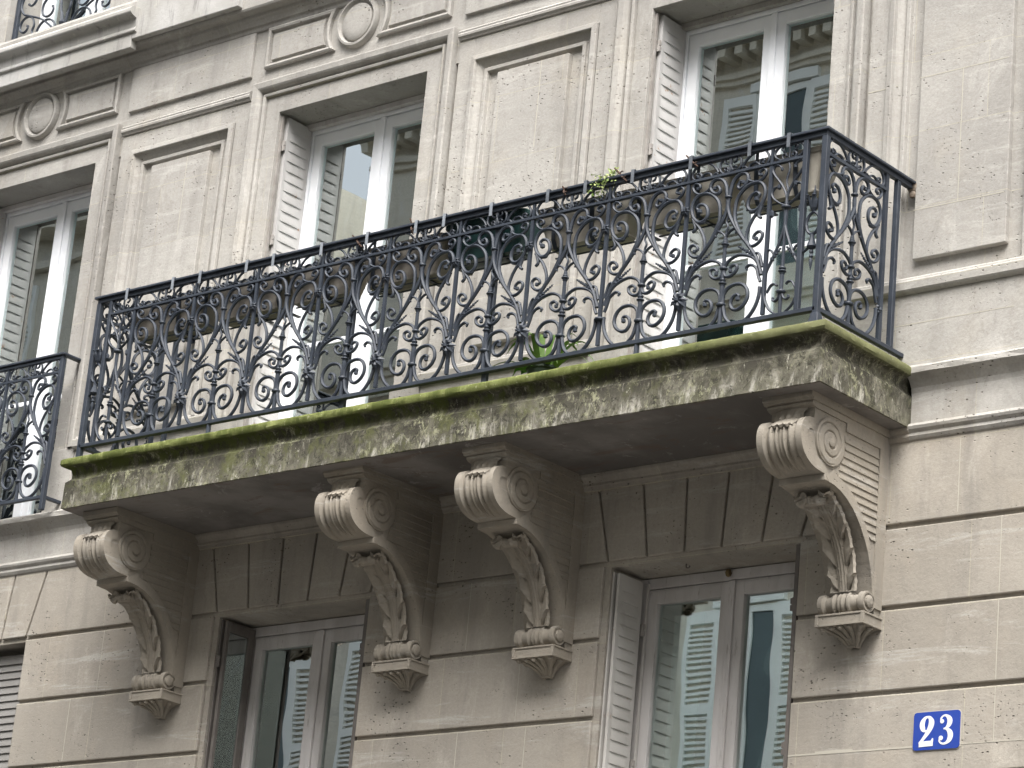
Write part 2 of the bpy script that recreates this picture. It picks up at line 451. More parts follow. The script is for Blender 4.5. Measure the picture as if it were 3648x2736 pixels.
m.box(-.9, .40, -.0012, 0, -1.706, -1.702)
# --- frieze over the windows: medallions and shaped panels
def panel_outline(cx, zc, x0, x1, z0, z1, e, R, side):
    # rectangle with a concave end facing the medallion at cx (side=-1: panel on the left)
    r = R + e; pts = []
    def xa(z): return math.sqrt(max(0, r*r - (z-zc)**2))
    za, zb = z0 + e, z1 - e
    if side < 0:
        pts.append((x0+e, za)); pts.append((x0+e, zb))
        for i in range(13):
            z = zb + (za-zb)*i/12; pts.append((cx - xa(z), z))
    else:
        pts.append((x1-e, zb)); pts.append((x1-e, za))
        for i in range(13):
            z = za + (zb-za)*i/12; pts.append((cx + xa(z), z))
    return pts
for k in (-1, 0, 1):
    cx = .994 + BAY*k; zc = 2.515
    steps = [(0, -.001), (0, -.022), (.010, -.028), (.022, -.024), (.026, -.002), (.036, -.0015), (.044, -.004), (.047, -.020)]
    for sd_, x0, x1 in ((-1, cx-.685, cx-.20), (1, cx+.20, cx+.685)):
        m = MB(); rows = [[(x, y, z) for x, z in panel_outline(cx, zc, x0, x1, 2.385, 2.635, e, .205, sd_)] for e, y in steps]
        m.grid(rows, False, True); m.add(rows[-1], [tuple(range(len(rows[-1])))])
        part(m, 'frieze_panel', STONE)
    m = MB(); prof = [(.150, .0), (.150, -.014), (.142, -.030), (.130, -.032), (.120, -.012), (.112, -.006), (.108, -.020), (.098, -.026), (.06, -.029), (.0001, -.030)]
    rows = [[(cx + r*math.cos(2*math.pi*j/40), y, zc + r*math.sin(2*math.pi*j/40)) for j in range(40)] for r, y in prof]
    m.grid(rows, True, True)
    part(m, 'medallion', STONE)
# --- upper cornice and the sill ledge above the left bay
m = MB()
corn = [(0, 2.636), (-.012, 2.640), (-.016, 2.660), (-.030, 2.668), (-.045, 2.690), (-.060, 2.705), (-.060, 2.722), (-.105, 2.728), (-.112, 2.742), (-.112, 3.02), (-.09, 3.05), (0, 3.06)]
m.prism(corn, XL, XR, 'x')
part(m, 'cornice', STONE, None, .004, 1)
m = MB()
m.box(-.70, .17, -.15, -.10, 2.752, 3.10)
m.box(XL, -.70, -.150, -.10, 2.700, 2.795)
pr = [(-.10, 2.790), (-.163, 2.790), (-.168, 2.800), (-.163, 2.812), (-.158, 2.82), (-.165, 2.872), (-.18, 2.876), (-.205, 2.885), (-.215, 2.895), (-.215, 2.918), (-.20, 2.935), (-.10, 2.945), (0, 2.955), (.2, 2.955), (.2, 2.79)]
m.prism(pr, XL, -.66, 'x')
part(m, 'sill_ledge', SILL, None, .005, 2)
# --- string course at balcony level, on both sides of the slab
sp = [(.02, -.02), (-.028, -.022), (-.05, -.028), (-.062, -.040), (-.062, -.066), (-.050, -.076), (-.034, -.090), (-.014, -.118), (-.008, -.14), (-.008, -.278), (-.022, -.282), (-.030, -.296), (-.026, -.308), (-.014, -.322), (-.016, -.336), (-.008, -.350), (.02, -.368)]
for a, b in ((XL, -.06), (4.655, XR)):
    m = MB(); n = int((b-a)/.12); rows = []
    for i in range(n+1):
        x = a + (b-a)*i/n
        rows.append([(x, y + random.uniform(-.0025, .0025)*(1 if y < -.04 else .2), z + random.uniform(-.002, .002)*(1 if y < -.04 else .3)) for y, z in sp])
    m.grid(rows, False)
    part(m, 'string_course', STONE)
m = MB()
m.prism([(.02, -.290), (-.052, -.290), (-.058, -.302), (-.054, -.314), (-.036, -.326), (-.026, -.338), (-.026, -.348), (-.014, -.352), (-.010, -.366), (.02, -.372)], .12, 4.45, 'x')
part(m, 'string_moulding', STONE_LOW)
for qa, qb in ((-.06, .10), (4.46, 4.655)):
    m = MB(); m.prism([(.02, -.290), (-.022, -.290), (-.029, -.300), (-.026, -.312), (-.014, -.324), (-.016, -.338), (-.008, -.352), (.02, -.370)], qa, qb, 'x'); part(m, 'string_moulding', STONE_LOW)
# --- lower storey: backing and grooved blocks
m = MB()
lxs = [XL] + [v for k in (-1, 0, 1) for v in lx(k)] + [XR]
for a, b in zip(lxs[::2], lxs[1::2]): m.box(a, b, .018, .30, -2.95, LZ)
m.box(XL, XR, .018, .30, LZ, -.31); m.box(XL, XR, .018, .30, -5.9, -2.95)
# plain lintel lip over each opening
part(m, 'lower_wall', STONE_LOW)
m = MB(); G = .0095
courses = [(-.730, -.345+.0), (-1.088, -.730), (-1.456, -1.088), (-1.825, -1.456), (-2.19, -1.825), (-2.56, -2.19), (-2.93, -2.56)]
segs = list(zip(lxs[::2], lxs[1::2]))
def stoneblock(a, b, z0, z1): m.box(a, b, 0, .022, z0 + G, z1 - G)
for i, (a, b) in enumerate(segs):
    r_ = b - .034 if i < 3 else b
    for z0, z1 in courses[1:]: stoneblock(a if i else XL, r_, z0, z1)
for n_ in range(8):
    z1 = -2.93 - .37*n_; m.box(XL, XR, 0, .02, z1 - .37 + G, z1 - G)
# voussoirs (fans of tapered stones) and the top course between the fans
vb = [-.546, -.319, -.106, .102, .324, .534]; vt = [-.638, -.374, -.119, .120, .372, .640]
zt_, zb_ = -.345, -.718
for k in (-1, 0, 1):
    c = .998 + 2.576*k
    for j in range(5):
        q = [(c+vb[j]+G*.7, zb_), (c+vb[j+1]-G*.7, zb_), (c+vt[j+1]-G*.7, zt_), (c+vt[j]+G*.7, zt_)]
        m.hexa([(q[0][0],0,q[0][1]), (q[1][0],0,q[1][1]), (q[1][0],.022,q[1][1]), (q[0][0],.022,q[0][1])], [(q[3][0],0,q[3][1]), (q[2][0],0,q[2][1]), (q[2][0],.022,q[2][1]), (q[3][0],.022,q[3][1])])
for k in (-2, -1, 0, 1):
    c = .998 + 2.576*k; c2 = c + 2.576
    lb, lt = (XL, XL) if k == -2 else (c+vb[5]+G*.7, c+vt[5]+G*.7)
    rb, rt = (XR, XR) if k == 1 else (c2+vb[0]-G*.7, c2+vt[0]-G*.7)
    m.hexa([(lb,0,zb_), (rb,0,zb_), (rb,.022,zb_), (lb,.022,zb_)], [(lt,0,zt_), (rt,0,zt_), (rt,.022,zt_), (lt,.022,zt_)])
part(m, 'ashlar_block', STONE_LOW, None, .005, 2)
# --- rooms behind the glass
m = MB()
for z0, z1 in ((-3.0, -.40), (-.12, 2.5), (2.9, 5.4)):
    m.box(XL, XR, 1.9, 2.0, z0, z1)
    m.box(XL, XR, .30, 1.9, z0-.05, z0); m.box(XL, XR, .30, 1.9, z1, z1+.05)
for x in (XL, -3.2, -.2, 2.3, 4.9, XR): m.box(x-.04, x+.04, .305, 1.89, -3.0, 5.4)
part(m, 'room_interior', ROOM)

# ================================================================== WINDOWS (parts of the building)
def slat_leaf(mb, x, t, y0, y1, z0, z1, pitch, sgn):
    # louvred metal leaf lying along a reveal; sgn=+1: front looks to +x
    fr = .020
    mb.box(x, x+t, y0, y0+fr, z0, z1); mb.box(x, x+t, y1-fr, y1, z0, z1)
    mb.box(x, x+t, y0+fr, y1-fr, z1-.075, z1); mb.box(x, x+t, y0+fr, y1-fr, z0, z0+.06)
    z = z1 - .075
    xf = x + t if sgn > 0 else x
    while z - pitch > z0 + .06:
        ya, yb = y0+fr, y1-fr; n = 5
        # a pressed slat: proud and rounded at its lower edge, tucked in at the top
        pr = [(-.0025*sgn, 0), (.0025*sgn, -.35*pitch), (.0055*sgn, -.82*pitch), (.0055*sgn, -.95*pitch), (-.0025*sgn, -.995*pitch)]
        rows = []
        for i in range(n+1):
            f = i/n; e = 1 - (2*f-1)**4*.75
            rows.append([(xf + a*e, ya + (yb-ya)*f, z + b) for a, b in pr])
        mb.grid(rows, False); z -= pitch
    mb.box(x + t*.3, x + t*.62, y0+fr, y1-fr, z0+.06, z1-.075)
def hinge(mb, x, y, z):
    mb.lathe([(.0065, -.03), (.0065, .03)], (x, y, z), 8)
    mb.box(x-.014, x+.014, y-.004, y+.004, z-.028, z-.002); mb.box(x-.014, x+.014, y-.004, y+.004, z+.002, z+.028)
def bars(mb, x0, x1, z0, z1, w_, y0, y1, wt=None, wb=None):
    wt = wt or w_; wb = wb or w_
    mb.box(x0, x0+w_, y0, y1, z0, z1); mb.box(x1-w_, x1, y0, y1, z0, z1)
    mb.box(x0+w_, x1-w_, y0, y1, z1-wt, z1); mb.box(x0+w_, x1-w_, y0, y1, z0, z0+wb)
def curtain(x0, x1, z0, z1, y, parent, amp=.012, f=26):
    c = MB(); n = int((x1-x0)/.012); ph = random.uniform(0, 6)
    rows = []
    for i in range(n+1):
        x = x0 + (x1-x0)*i/n; yy = y + amp*math.sin(f*x+ph) + amp*.5*math.sin(f*2.3*x+1)
        rows.append([(x, yy, z0), (x, yy + .003, z1)])
    c.grid(rows); rows2 = [[(p[0], p[1]+.003, p[2]) for p in r] for r in rows]; c.grid(rows2)
    return c.build('curtain', CURTAIN, parent)
def window(x0, x1, z0, z1, mat, upper=True, mid=None, cur=(), cx=None):
    y = .262
    f = MB(); bars(f, x0, x1, z0, z1, .040, y-.022, y+.03, .050)
    o = part(f, 'window', mat, None, .003, 2)
    cx = cx or (x0+x1)/2 + .022
    for a, b in ((x0+.042, cx), (cx+.003, x1-.042)):
        s = MB(); w_ = .064
        bars(s, a, b, z0+.045, z1-.053, w_, y-.012, y+.035, w_+.006)
        bars(s, a+.010, b-.010, z0+.055, z1-.063, w_-.010, y-.018, y-.0125, w_-.004)
        if mid: s.box(a+w_, b-w_, y-.006, y+.02, mid-.013, mid+.013)
        sh = s.build('sash', mat, o, .002, 2)
        p = MB(); p.box(a+w_-.004, b-w_+.004, y+.006, y+.010, z0+.045+w_-.01, z1-.053-w_)
        p.build('pane', GLASS, o)
    s = MB(); s.box(cx-.016, cx+.019, y-.030, y-.0185, z0+.05, z1-.056)
    s.build('centre_batten', mat, o, .003, 2)
    for c in cur: curtain(*c, .36, o)
    return o
def upper_shutters(o, x0, x1, z0=-.02, z1=2.083, mat=SHUT_UP, pitch=.0585, off=.012):
    s = MB(); slat_leaf(s, x0+off, .016, .050, .236, z0, z1, pitch, 1); s.build('shutter', mat, o)
    s = MB(); slat_leaf(s, x0+off-.010, .007, .052, .234, z0, z1, pitch, -1); s.build('shutter', mat, o)
    s = MB(); slat_leaf(s, x1-off-.016, .016, .050, .236, z0, z1, pitch, -1); s.build('shutter', mat, o)
    for q0, q1 in ((x0+.001, x0+.013), (x1-.013, x1-.001)): s = MB(); s.box(q0, q1, .018, .030, z0, z1); s.build('hinge_strip', GREY_METAL, o)
    for x in (x0+.016, x1-.016):
        for z in (z1-.17, (z0+z1)/2+.33, z0+.28): hh = MB(); hinge(hh, x, .040, z); hh.build('shutter_hinge', GREY_METAL, o)
for k in (-1, 0, 1):
    a, b = ux(k)
    o = window(a, b, -.03, UZ+.0, PVC, True, .80, [(a+.06, a+.50, 0, 2.04), (a+.54, b-.06, 0, 2.04)])
    upper_shutters(o, a, b)
    h = MB(); h.box(a, b, .20, .235, UZ-.030, UZ-.001); h.build('head_strip', OLDF if k < 1 else STONE, o)
# lower windows
a, b = lx(1)
o = window(a, b, -2.93, LZ-.004, OLDF, False, None, [(a+.12, a+.30, -2.8, -.9)], a+.533)
s = MB(); slat_leaf(s, a+.030, .015, .030, .205, -2.92, LZ-.028, .054, 1); s.build('shutter', SHUT_LOW, o)
s = MB(); s.box(a+.004, a+.012, .028, .232, -2.92, LZ-.02); s.box(a+.052, a+.058, .225, .240, -2.92, LZ-.03)
s.build('shutter_leaf', SHUT_LOW, o)
s = MB(); s.box(b-.028, b-.008, .012, .030, -2.92, LZ-.006); s.box(b-.020, b-.012, .030, .22, -2.92, LZ-.03)
s.build('folded_shutter', BROWN, o)
for z in (-1.02, -1.66):
    for hx, hy, hz, hm in ((b-.030, .018, z, BROWN), (a+.052, .215, z+.02, GREY_METAL)): hh = MB(); hinge(hh, hx, hy, hz); hh.build('shutter_hinge', hm, o)
s = MB(); s.ball((a+.52, .222, LZ-.026), .016, 8, 1, 1.3); s.build('latch_knob', simple('old_brass', (.20,.15,.07), (.14,.10,.05), .5, 20, .0003, .5), o)
s = MB(); s.sweep(cr([(a+.37, .10, LZ+.002), (a+.37, .10, LZ-.016), (a+.385, .10, LZ-.02), (a+.39, .10, LZ-.010)]), (0,1,0), .003, .003); s.build('soffit_hook', BROWN, o)
a, b = lx(0)
o = window(a, b, -2.93, LZ-.004, OLDF, False, None, [(a+.18, a+.30, -2.8, -.9)], a+.533)
s = MB()
yy0, yy1 = .030, .236; xx = a + .034
s.box(xx, xx+.02, yy0, yy0+.022, -2.92, LZ-.02); s.box(xx, xx+.02, yy1-.045, yy1, -2.92, LZ-.02); s.box(xx, xx+.02, yy0+.022, yy1-.045, LZ-.075, LZ-.02)
s.box(a+.004, a+.014, .030, .236, -2.92, LZ-.01)
s.build('casement_frame', BROWN, o, .002, 1)
s = MB(); s.box(xx+.008, xx+.012, yy0+.018, yy1-.04, -2.9, LZ-.07); s.build('casement_pane', GLASS_FLAT, o)
s = MB(); s.box(b-.030, b-.006, .010, .032, -2.92, LZ-.006); s.box(b-.020, b-.012, .032, .22, -2.92, LZ-.03)
s.build('folded_shutter', BROWN, o)
for z in (-1.0, -1.62):
    for hx, hz in ((b-.03, z), (a+.026, z+.02)): hh = MB(); hinge(hh, hx, .018, hz); hh.build('shutter_hinge', BROWN, o)
a, b = lx(-1)
f = MB(); bars(f, a, b, -2.93, LZ-.004, .03, .20, .25)
o = part(f, 'window', OLDF)
s = MB()
for q0, q1 in ((a+.035, (a+b)/2-.004), ((a+b)/2+.004, b-.035)):
    bars(s, q0, q1, -2.90, LZ-.05, .045, .085, .11)
    z = LZ - .10
    while z > -2.84:
        s.hexa([(q0+.045,.088,z-.034), (q1-.045,.088,z-.034), (q1-.045,.094,z-.034), (q0+.045,.094,z-.034)], [(q0+.045,.098,z+.012), (q1-.045,.098,z+.012), (q1-.045,.104,z+.012), (q0+.045,.104,z+.012)]); z -= .042
s.build('shutter', simple('dull_shutter_paint', (.24,.232,.22), (.20,.192,.18), .6, 5), o)
# upper left window over the ledge
o = window(-2.07, -1.12, 2.956, 5.2, PVC, True, None, [(-2.0, -1.2, 2.95, 5.0)])
def child(mb, name, mat, root, bevel=0, seg=2):
    o = mb.build(name, mat, root, bevel, seg); o.location = -Vector(root.location); return o
# ================================================================== STONE BALCONY
balc = thing('stone_balcony', 'moss-grown stone balcony slab carried on four carved scroll corbels', 'balcony', (2.3, 0, -.30))
SX0, SX1, SY = -.062, 4.655, -.695
sec = [(-.14, -.026), (-.03, -.027), (.008, -.029), (.021, -.034), (.0265, -.043), (.027, -.064), (.021, -.074), (-.008, -.079), (-.018, -.090), (-.024, -.112), (-.022, -.134), (-.010, -.150), (.000, -.156), (.001, -.200), (.001, -.240), (.001, -.298), (-.006, -.300)]
m = MB(); path = []
def seg_pts(a, b, n): return [(a[0]+(b[0]-a[0])*i/n, a[1]+(b[1]-a[1])*i/n) for i in range(n)]
for a, b, nrm in (((SX0, .02), (SX0, SY), (-1, 0)), ((SX0, SY), (SX1, SY), (0, -1)), ((SX1, SY), (SX1, .02), (1, 0))):
    n = max(2, int(math.hypot(b[0]-a[0], b[1]-a[1])/.03))
    for i, p in enumerate(seg_pts(a, b, n)): path.append((p, nrm if i else None, nrm))
path[0] = (path[0][0], (-1, 0), (-1, 0)); path.append(((SX1, .02), (1, 0), (1, 0)))
rows = []
prev = (-1, 0)
rnd = random.Random(3)
for p, nr, full in path:
    if nr is None: d = (prev[0]+full[0], prev[1]+full[1])
    else: d = nr
    prev = full; row = []
    for j, (o_, z) in enumerate(sec):
        jit = rnd.uniform(-.0016, .0016) if j > 2 else 0
        row.append((p[0]+d[0]*(o_+jit), p[1]+d[1]*(o_+jit) if p[1] < 0 else p[1], z + (rnd.uniform(-.0012, .0012) if 2 < j < 16 else 0)))
    rows.append(row)
m.grid(rows, True)
sl = child(m, 'slab_edge', MOSS, balc)
m = MB(); m.box(SX0+.10, SX1-.10, SY+.10, .02, -.20, -.0268)
child(m, 'slab_floor', MOSS, balc)
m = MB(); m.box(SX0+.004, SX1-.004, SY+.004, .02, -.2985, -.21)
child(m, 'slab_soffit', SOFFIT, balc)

# ---- corbel, modelled once with x from 0 to CW
CW = .229
ROLL = [(-.565,-.408),(-.600,-.409),(-.632,-.424),(-.651,-.452),(-.657,-.488),(-.651,-.525),(-.634,-.560),(-.606,-.588),(-.570,-.607),(-.525,-.618),(-.463,-.621)]
CURVE = [(-.440,-.650),(-.400,-.653),(-.350,-.665),(-.300,-.687),(-.257,-.714),(-.220,-.746),(-.186,-.783),(-.155,-.824),(-.127,-.870),(-.106,-.920),(-.090,-.970),(-.078,-1.03),(-.07,-1.075)]
def corbel(root, xc, zoff):
    def W(mb, name, mat, parent, bevel=0, seg=2):
        o = mb.build(name, mat, parent, bevel, seg)
        o.location = (Vector((xc, 0, zoff)) - Vector(root.location)) if parent is root else (0, 0, 0)
        return o
    b = MB()
    rin = [(y*.975+.0, z) for y, z in [(-.578,-.352), (-.574,-.372), (-.578,-.405)] + [(y+.018, z) for y, z in ROLL[1:-1]] + [(-.463,-.621)]]
    poly = [(.012,-.352)] + rin + [(-.463,-.650)] + CURVE + [(-.05,-1.10),(-.045,-1.131),(.012,-1.131)]
    b.prism(poly, .004, CW-.004, 'x')
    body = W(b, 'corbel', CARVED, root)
    # abacus
    a = MB()
    a.prism([(.012,-.290),(-.600,-.290),(-.606,-.300),(-.606,-.322),(-.596,-.330),(-.586,-.336),(-.012,-.336)] if False else [(.012,-.290),(-.612,-.290),(-.612,-.318),(-.603,-.323),(-.598,-.332),(.012,-.332)], -.014, CW+.014, 'x')
    a.prism([(.012,-.332),(-.584,-.332),(-.590,-.338),(-.588,-.346),(-.575,-.354),(-.560,-.358),(.012,-.358)], -.004, CW+.004, 'x')
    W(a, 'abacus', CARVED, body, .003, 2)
    # ribbed scroll front
    s = MB(); prof = [0,0,0]
    xs_ = [0,.03,.034,.040,.046,.055,.064,.073,.080,.084,.088,.094,.100,.105,.109,.1145]
    ds_ = [0,0,-.004,-.019,-.017,-.008,-.005,-.008,-.015,-.023,-.014,-.004,-.006,-.016,-.020,-.006]
    full = list(zip(xs_, ds_)) + [(CW-x, d) for x, d in list(zip(xs_, ds_))[::-1][1:]]
    full = [(0, -.05)] + full + [(CW, -.05)]
    pts = cr([(0, y, z) for y, z in ROLL], 3); rows = []
    for i, p in enumerate(pts):
        t = pts[min(i+1, len(pts)-1)] - pts[max(0, i-1)]; t.normalize(); nrm = Vector((0, t.z, -t.y))
        if nrm.dot(p - Vector((0, -.52, -.49))) < 0: nrm = -nrm
        rows.append([(x, p.y + nrm.y*d, p.z + nrm.z*d) for x, d in full])
    s.grid(rows, True)
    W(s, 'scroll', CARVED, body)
    # side spirals
    for sx in (-1, 1):
        s = MB()
        x0 = CW if sx > 0 else 0.0
        cy, cz = -.448, -.478
        R_ = .104; rows = []; nt = 56
        for q in range(31):
            r = R_*(1 - q/30); row = []
            for j in range(nt):
                A = 2*math.pi*j/nt; rr = r*(1 + .0)
                ph = (rr/.036 - (-sx*A*-1 if False else A)/(2*math.pi)) % 1.0
                g_ = math.exp(-((min(ph, 1-ph))/.085)**2) if .022 < rr < .099 else 0
                h = .0075 + .0075*(1 - rr/R_) - .0095*g_ + (.004*math.sqrt(max(0, 1-(rr/.024)**2)) if rr < .024 else 0)
                if q == 0: h = -.004
                row.append((x0 + sx*h, cy + rr*math.cos(A), cz + rr*math.sin(A)))
            rows.append(row)
            if q == 0: rows.append([(x0 + sx*.0065, cy + R_*.995*math.cos(2*math.pi*j/nt), cz + R_*.995*math.sin(2*math.pi*j/nt)) for j in range(nt)])
        s.grid(rows, True, True)
        W(s, 'volute', CARVED, body)
    # incised boards on the cheeks
    s = MB()
    zz = [-.415,-.50,-.56,-.62,-.68,-.75,-.82]; yv = [-.335,-.330,-.365,-.372,-.270,-.180,-.098]
    def yf(z):
        for i in range(6):
            if zz[i] >= z >= zz[i+1]:
                f = (zz[i]-z)/(zz[i]-zz[i+1]); return yv[i] + (yv[i+1]-yv[i])*f
        return yv[-1]
    z = -.412
    while z > -.80:
        z1 = max(z-.0335, -.818); ya, yb = yf(min(z, -.4151)), yf(min(z1, -.4151)); yc = -.074 + (.412+z)*-.03
        for sx in (-1, 1):
            x0 = CW-.004 if sx > 0 else .004
            vs = [(x0, ya, z), (x0+sx*.0005, yc, z), (x0+sx*.007, yc, z1+.003), (x0+sx*.007, yb, z1+.003), (x0-sx*.001, yb, z1), (x0-sx*.001, yc, z1)]
            s.add(vs, [(0,1,2,3), (3,2,5,4), (1,5,2), (0,3,4)])
        z = z1
    for sx in (-1, 1):
        x0 = CW-.004 if sx > 0 else .004
        s.box(x0-.001*sx, x0+sx*.0075, -.070, .0, -1.10, -.358)          # back stile
        cv = [(x0 + sx*.003, y+.0, z) for y, z in [(-.463,-.632)] + CURVE]
        inner = [(y+.052*(1-i/18.), z+.045*(1-i/14.)) for i, (y, z) in enumerate([(-.463,-.632)] + CURVE)]
        rows = [[(x0-sx*.002, a_, b_), (x0+sx*.008, a_, b_), (x0+sx*.008, c_, d_), (x0-sx*.002, c_, d_)] for (x_, a_, b_), (c_, d_) in zip(cv, inner)]
        s.grid(rows, False)
        s.box(x0-.001*sx, x0+sx*.0078, -.33, -.070, -.395, -.358)
    W(s, 'cheek_boards', CARVED, body)
    # shelf under the scroll
    s = MB(); s.box(-.003, CW+.003, -.470, -.40, -.6495, -.619)
    W(s, 'fillet', CARVED, body, .002, 1)
    # acanthus leaf
    s = MB(); path = [(-.372,-.728),(-.392,-.722),(-.404,-.704),(-.402,-.686),(-.385,-.674),(-.362,-.676),(-.335,-.690),(-.300,-.712),(-.262,-.742),(-.226,-.778),(-.196,-.818),(-.170,-.862),(-.150,-.908),(-.135,-.955),(-.124,-1.00),(-.118,-1.035)]
    P3 = cr([(0, y, z) for y, z in path], 9); rows = []; n = len(P3); NX = 44
    for i, p in enumerate(P3):
        t = P3[min(i+1, n-1)] - P3[max(0, i-1)]; t.normalize(); nrm = Vector((0, t.z, -t.y))   # outward: away from wall / down
        if i > 45 and nrm.y > 0: nrm = -nrm
        f = i/(n-1)
        tip = min(1, f/.22)
        lob = f*8.5
        half = (.104 - .034*f) * (.62 + .38*tip) * (1 - .12*(1 - ((lob*.80+1.05) % 1.0)) - .03*abs(math.sin(3*math.pi*(lob*.80+1.05))))
        row = []
        for j in range(NX+1):
            u = -1 + 2*j/NX; au = abs(u)
            rib = .012*math.exp(-((au-.10)/.055)**2) + .009*math.exp(-((au-.25)/.05)**2) + .010*math.exp(-(u/.04)**2)
            ph = lob*.80 + au*1.05; fr_ = ph - math.floor(ph)
            lo = hole = edge = 0
            if au > .32:
                k_ = min(1, (au-.30)/.22)
                lo = (.021*(fr_**1.5) - .004)*k_ + .005*abs(math.sin(3*math.pi*ph))*max(0, au-.45)
                hole = -.016*math.exp(-((fr_-.06)/.10)**2 - ((au-.46)/.12)**2)
                edge = -.014*max(0, au-.93)/.07
            h = .003 + (rib + lo + hole + edge)*(.3 + .7*tip)
            q = p + nrm*h; row.append((CW/2 + u*half, q.y, q.z))
        rows.append(row)
    s.grid(rows, True)
    W(s, 'acanthus_leaf', CARVED, body)
    # leaf tucked between abacus and scroll
    s = MB(); rows = []
    for i in range(13):
        f = i/12; zc_ = -.354 - .092*f; yc_ = -.572 - .020*math.sin(f*3.1) - (.085*max(0, f-.5)/.5)**1.0; row = []
        for j in range(19):
            u = -1 + j/9; hw = (.060 + .020*(1-f))
            row.append((CW/2 + u*hw*(1 + .06*math.sin(f*20)), yc_ - .009*(1-u*u) - .007*math.cos(u*12.5)*math.sin(min(1,f*1.3+.2)*math.pi*.5) + .030*max(0, abs(u)-.8) + (.02 if i == 12 else 0), zc_ - f*.014*abs(math.cos(u*6.25))))
        rows.append(row)
    s.grid(rows, True)
    W(s, 'capital_leaf', CARVED, body)
    # lower roll, block and drop
    s = MB(); cy, cz = -.100, -1.083; R0 = .047
    pr = [(R0, 0), (R0, .022), (R0-.006, .027), (R0-.013, .034), (R0-.011, .055), (R0-.008, .066), (R0-.001, .071), (R0+.001, .078), (R0-.003, .085), (R0-.010, .090), (R0-.003, .096), (R0+.001, .104), (R0-.001, .111), (R0-.006, .1145)]
    pr = pr + [(r, CW-.002-h) for r, h in pr[::-1][1:]]
    pr = [(.012, -.016), (.020, -.014), (.027, -.008), (.028, .0005), (.034, .0005), (.036, -.004), (R0-.003, -.004)] + pr + [(R0-.003, CW+.004), (.036, CW+.004), (.034, CW-.0005), (.028, CW-.0005), (.027, CW+.010), (.020, CW+.015), (.012, CW+.017)]
    s.lathe(pr, (0, cy, cz), 28, 'x')
    W(s, 'lower_scroll', CARVED, body)
    s = MB(); s.box(-.004, CW+.004, -.138, .012, -1.1845, -1.131)
    fz0, fz1 = -1.1845, -1.131
    for (xa, xb, za, zb) in ((-.004, CW+.004, fz1-.009, fz1), (-.004, CW+.004, fz0, fz0+.009), (-.004, .008, fz0+.009, fz1-.009), (CW-.008, CW+.004, fz0+.009, fz1-.009)):
        s.box(xa, xb, -.143, -.1375, za, zb)
    for sx, x0 in ((1, CW+.004), (-1, -.004)):
        s.box(x0, x0+sx*.005, -.143, .0, fz1-.009, fz1); s.box(x0, x0+sx*.005, -.143, .0, fz0, fz0+.009); s.box(x0, x0+sx*.005, -.143, -.132, fz0+.009, fz1-.009)
    W(s, 'plinth_block', CARVED, body, .0012, 1)
    s = MB()
    tp = [(.014, -.120), (CW-.014, -.120), (CW-.014, .005), (.014, .005)]; rows = []
    for f, kx, ky in ((0, .97, .98), (.10, .78, .84), (.25, .56, .66), (.45, .39, .48), (.7, .26, .34), (.88, .19, .27), (.90, .25, .33), (1.0, .24, .32), (1.01, .12, .2)):
        z = -1.1845 - .072*f
        rows.append([(CW/2 + (x-CW/2)*kx, y*ky if y < 0 else y, z) for x, y in tp])
    s.grid(rows, False, True)
    for fx, fy in ((-.96, -1), (-.45, -1.02), (0, -1.04), (.45, -1.02), (.96, -1), (1, -.5), (-1, -.5)):
        c_ = []
        for f, kx in ((0, 1.03), (.06, .94), (.14, .80), (.3, .58), (.5, .41), (.72, .29), (.9, .22)):
            c_.append((CW/2 + fx*(CW/2-.012)*kx, (-.122*kx*abs(fy) - .001) , -1.1855 - .072*f))
        s.sweep(cr(c_, 3), (0, .3, 1), .0105, .0085, (1.5, .6))
        s.ball((CW/2 + fx*(CW/2-.016), -.120*abs(fy), -1.191), .0125, 8)
    W(s, 'pendant_drop', CARVED, body)
    return body
c0 = corbel(balc, .034, -.010)
for xc, dz in ((1.742, .008), (2.628, 0), (4.318, 0)):
    d = dup(c0, balc, (0, 0, 0)); d.location = Vector((xc, 0, dz)) - Vector(balc.location)
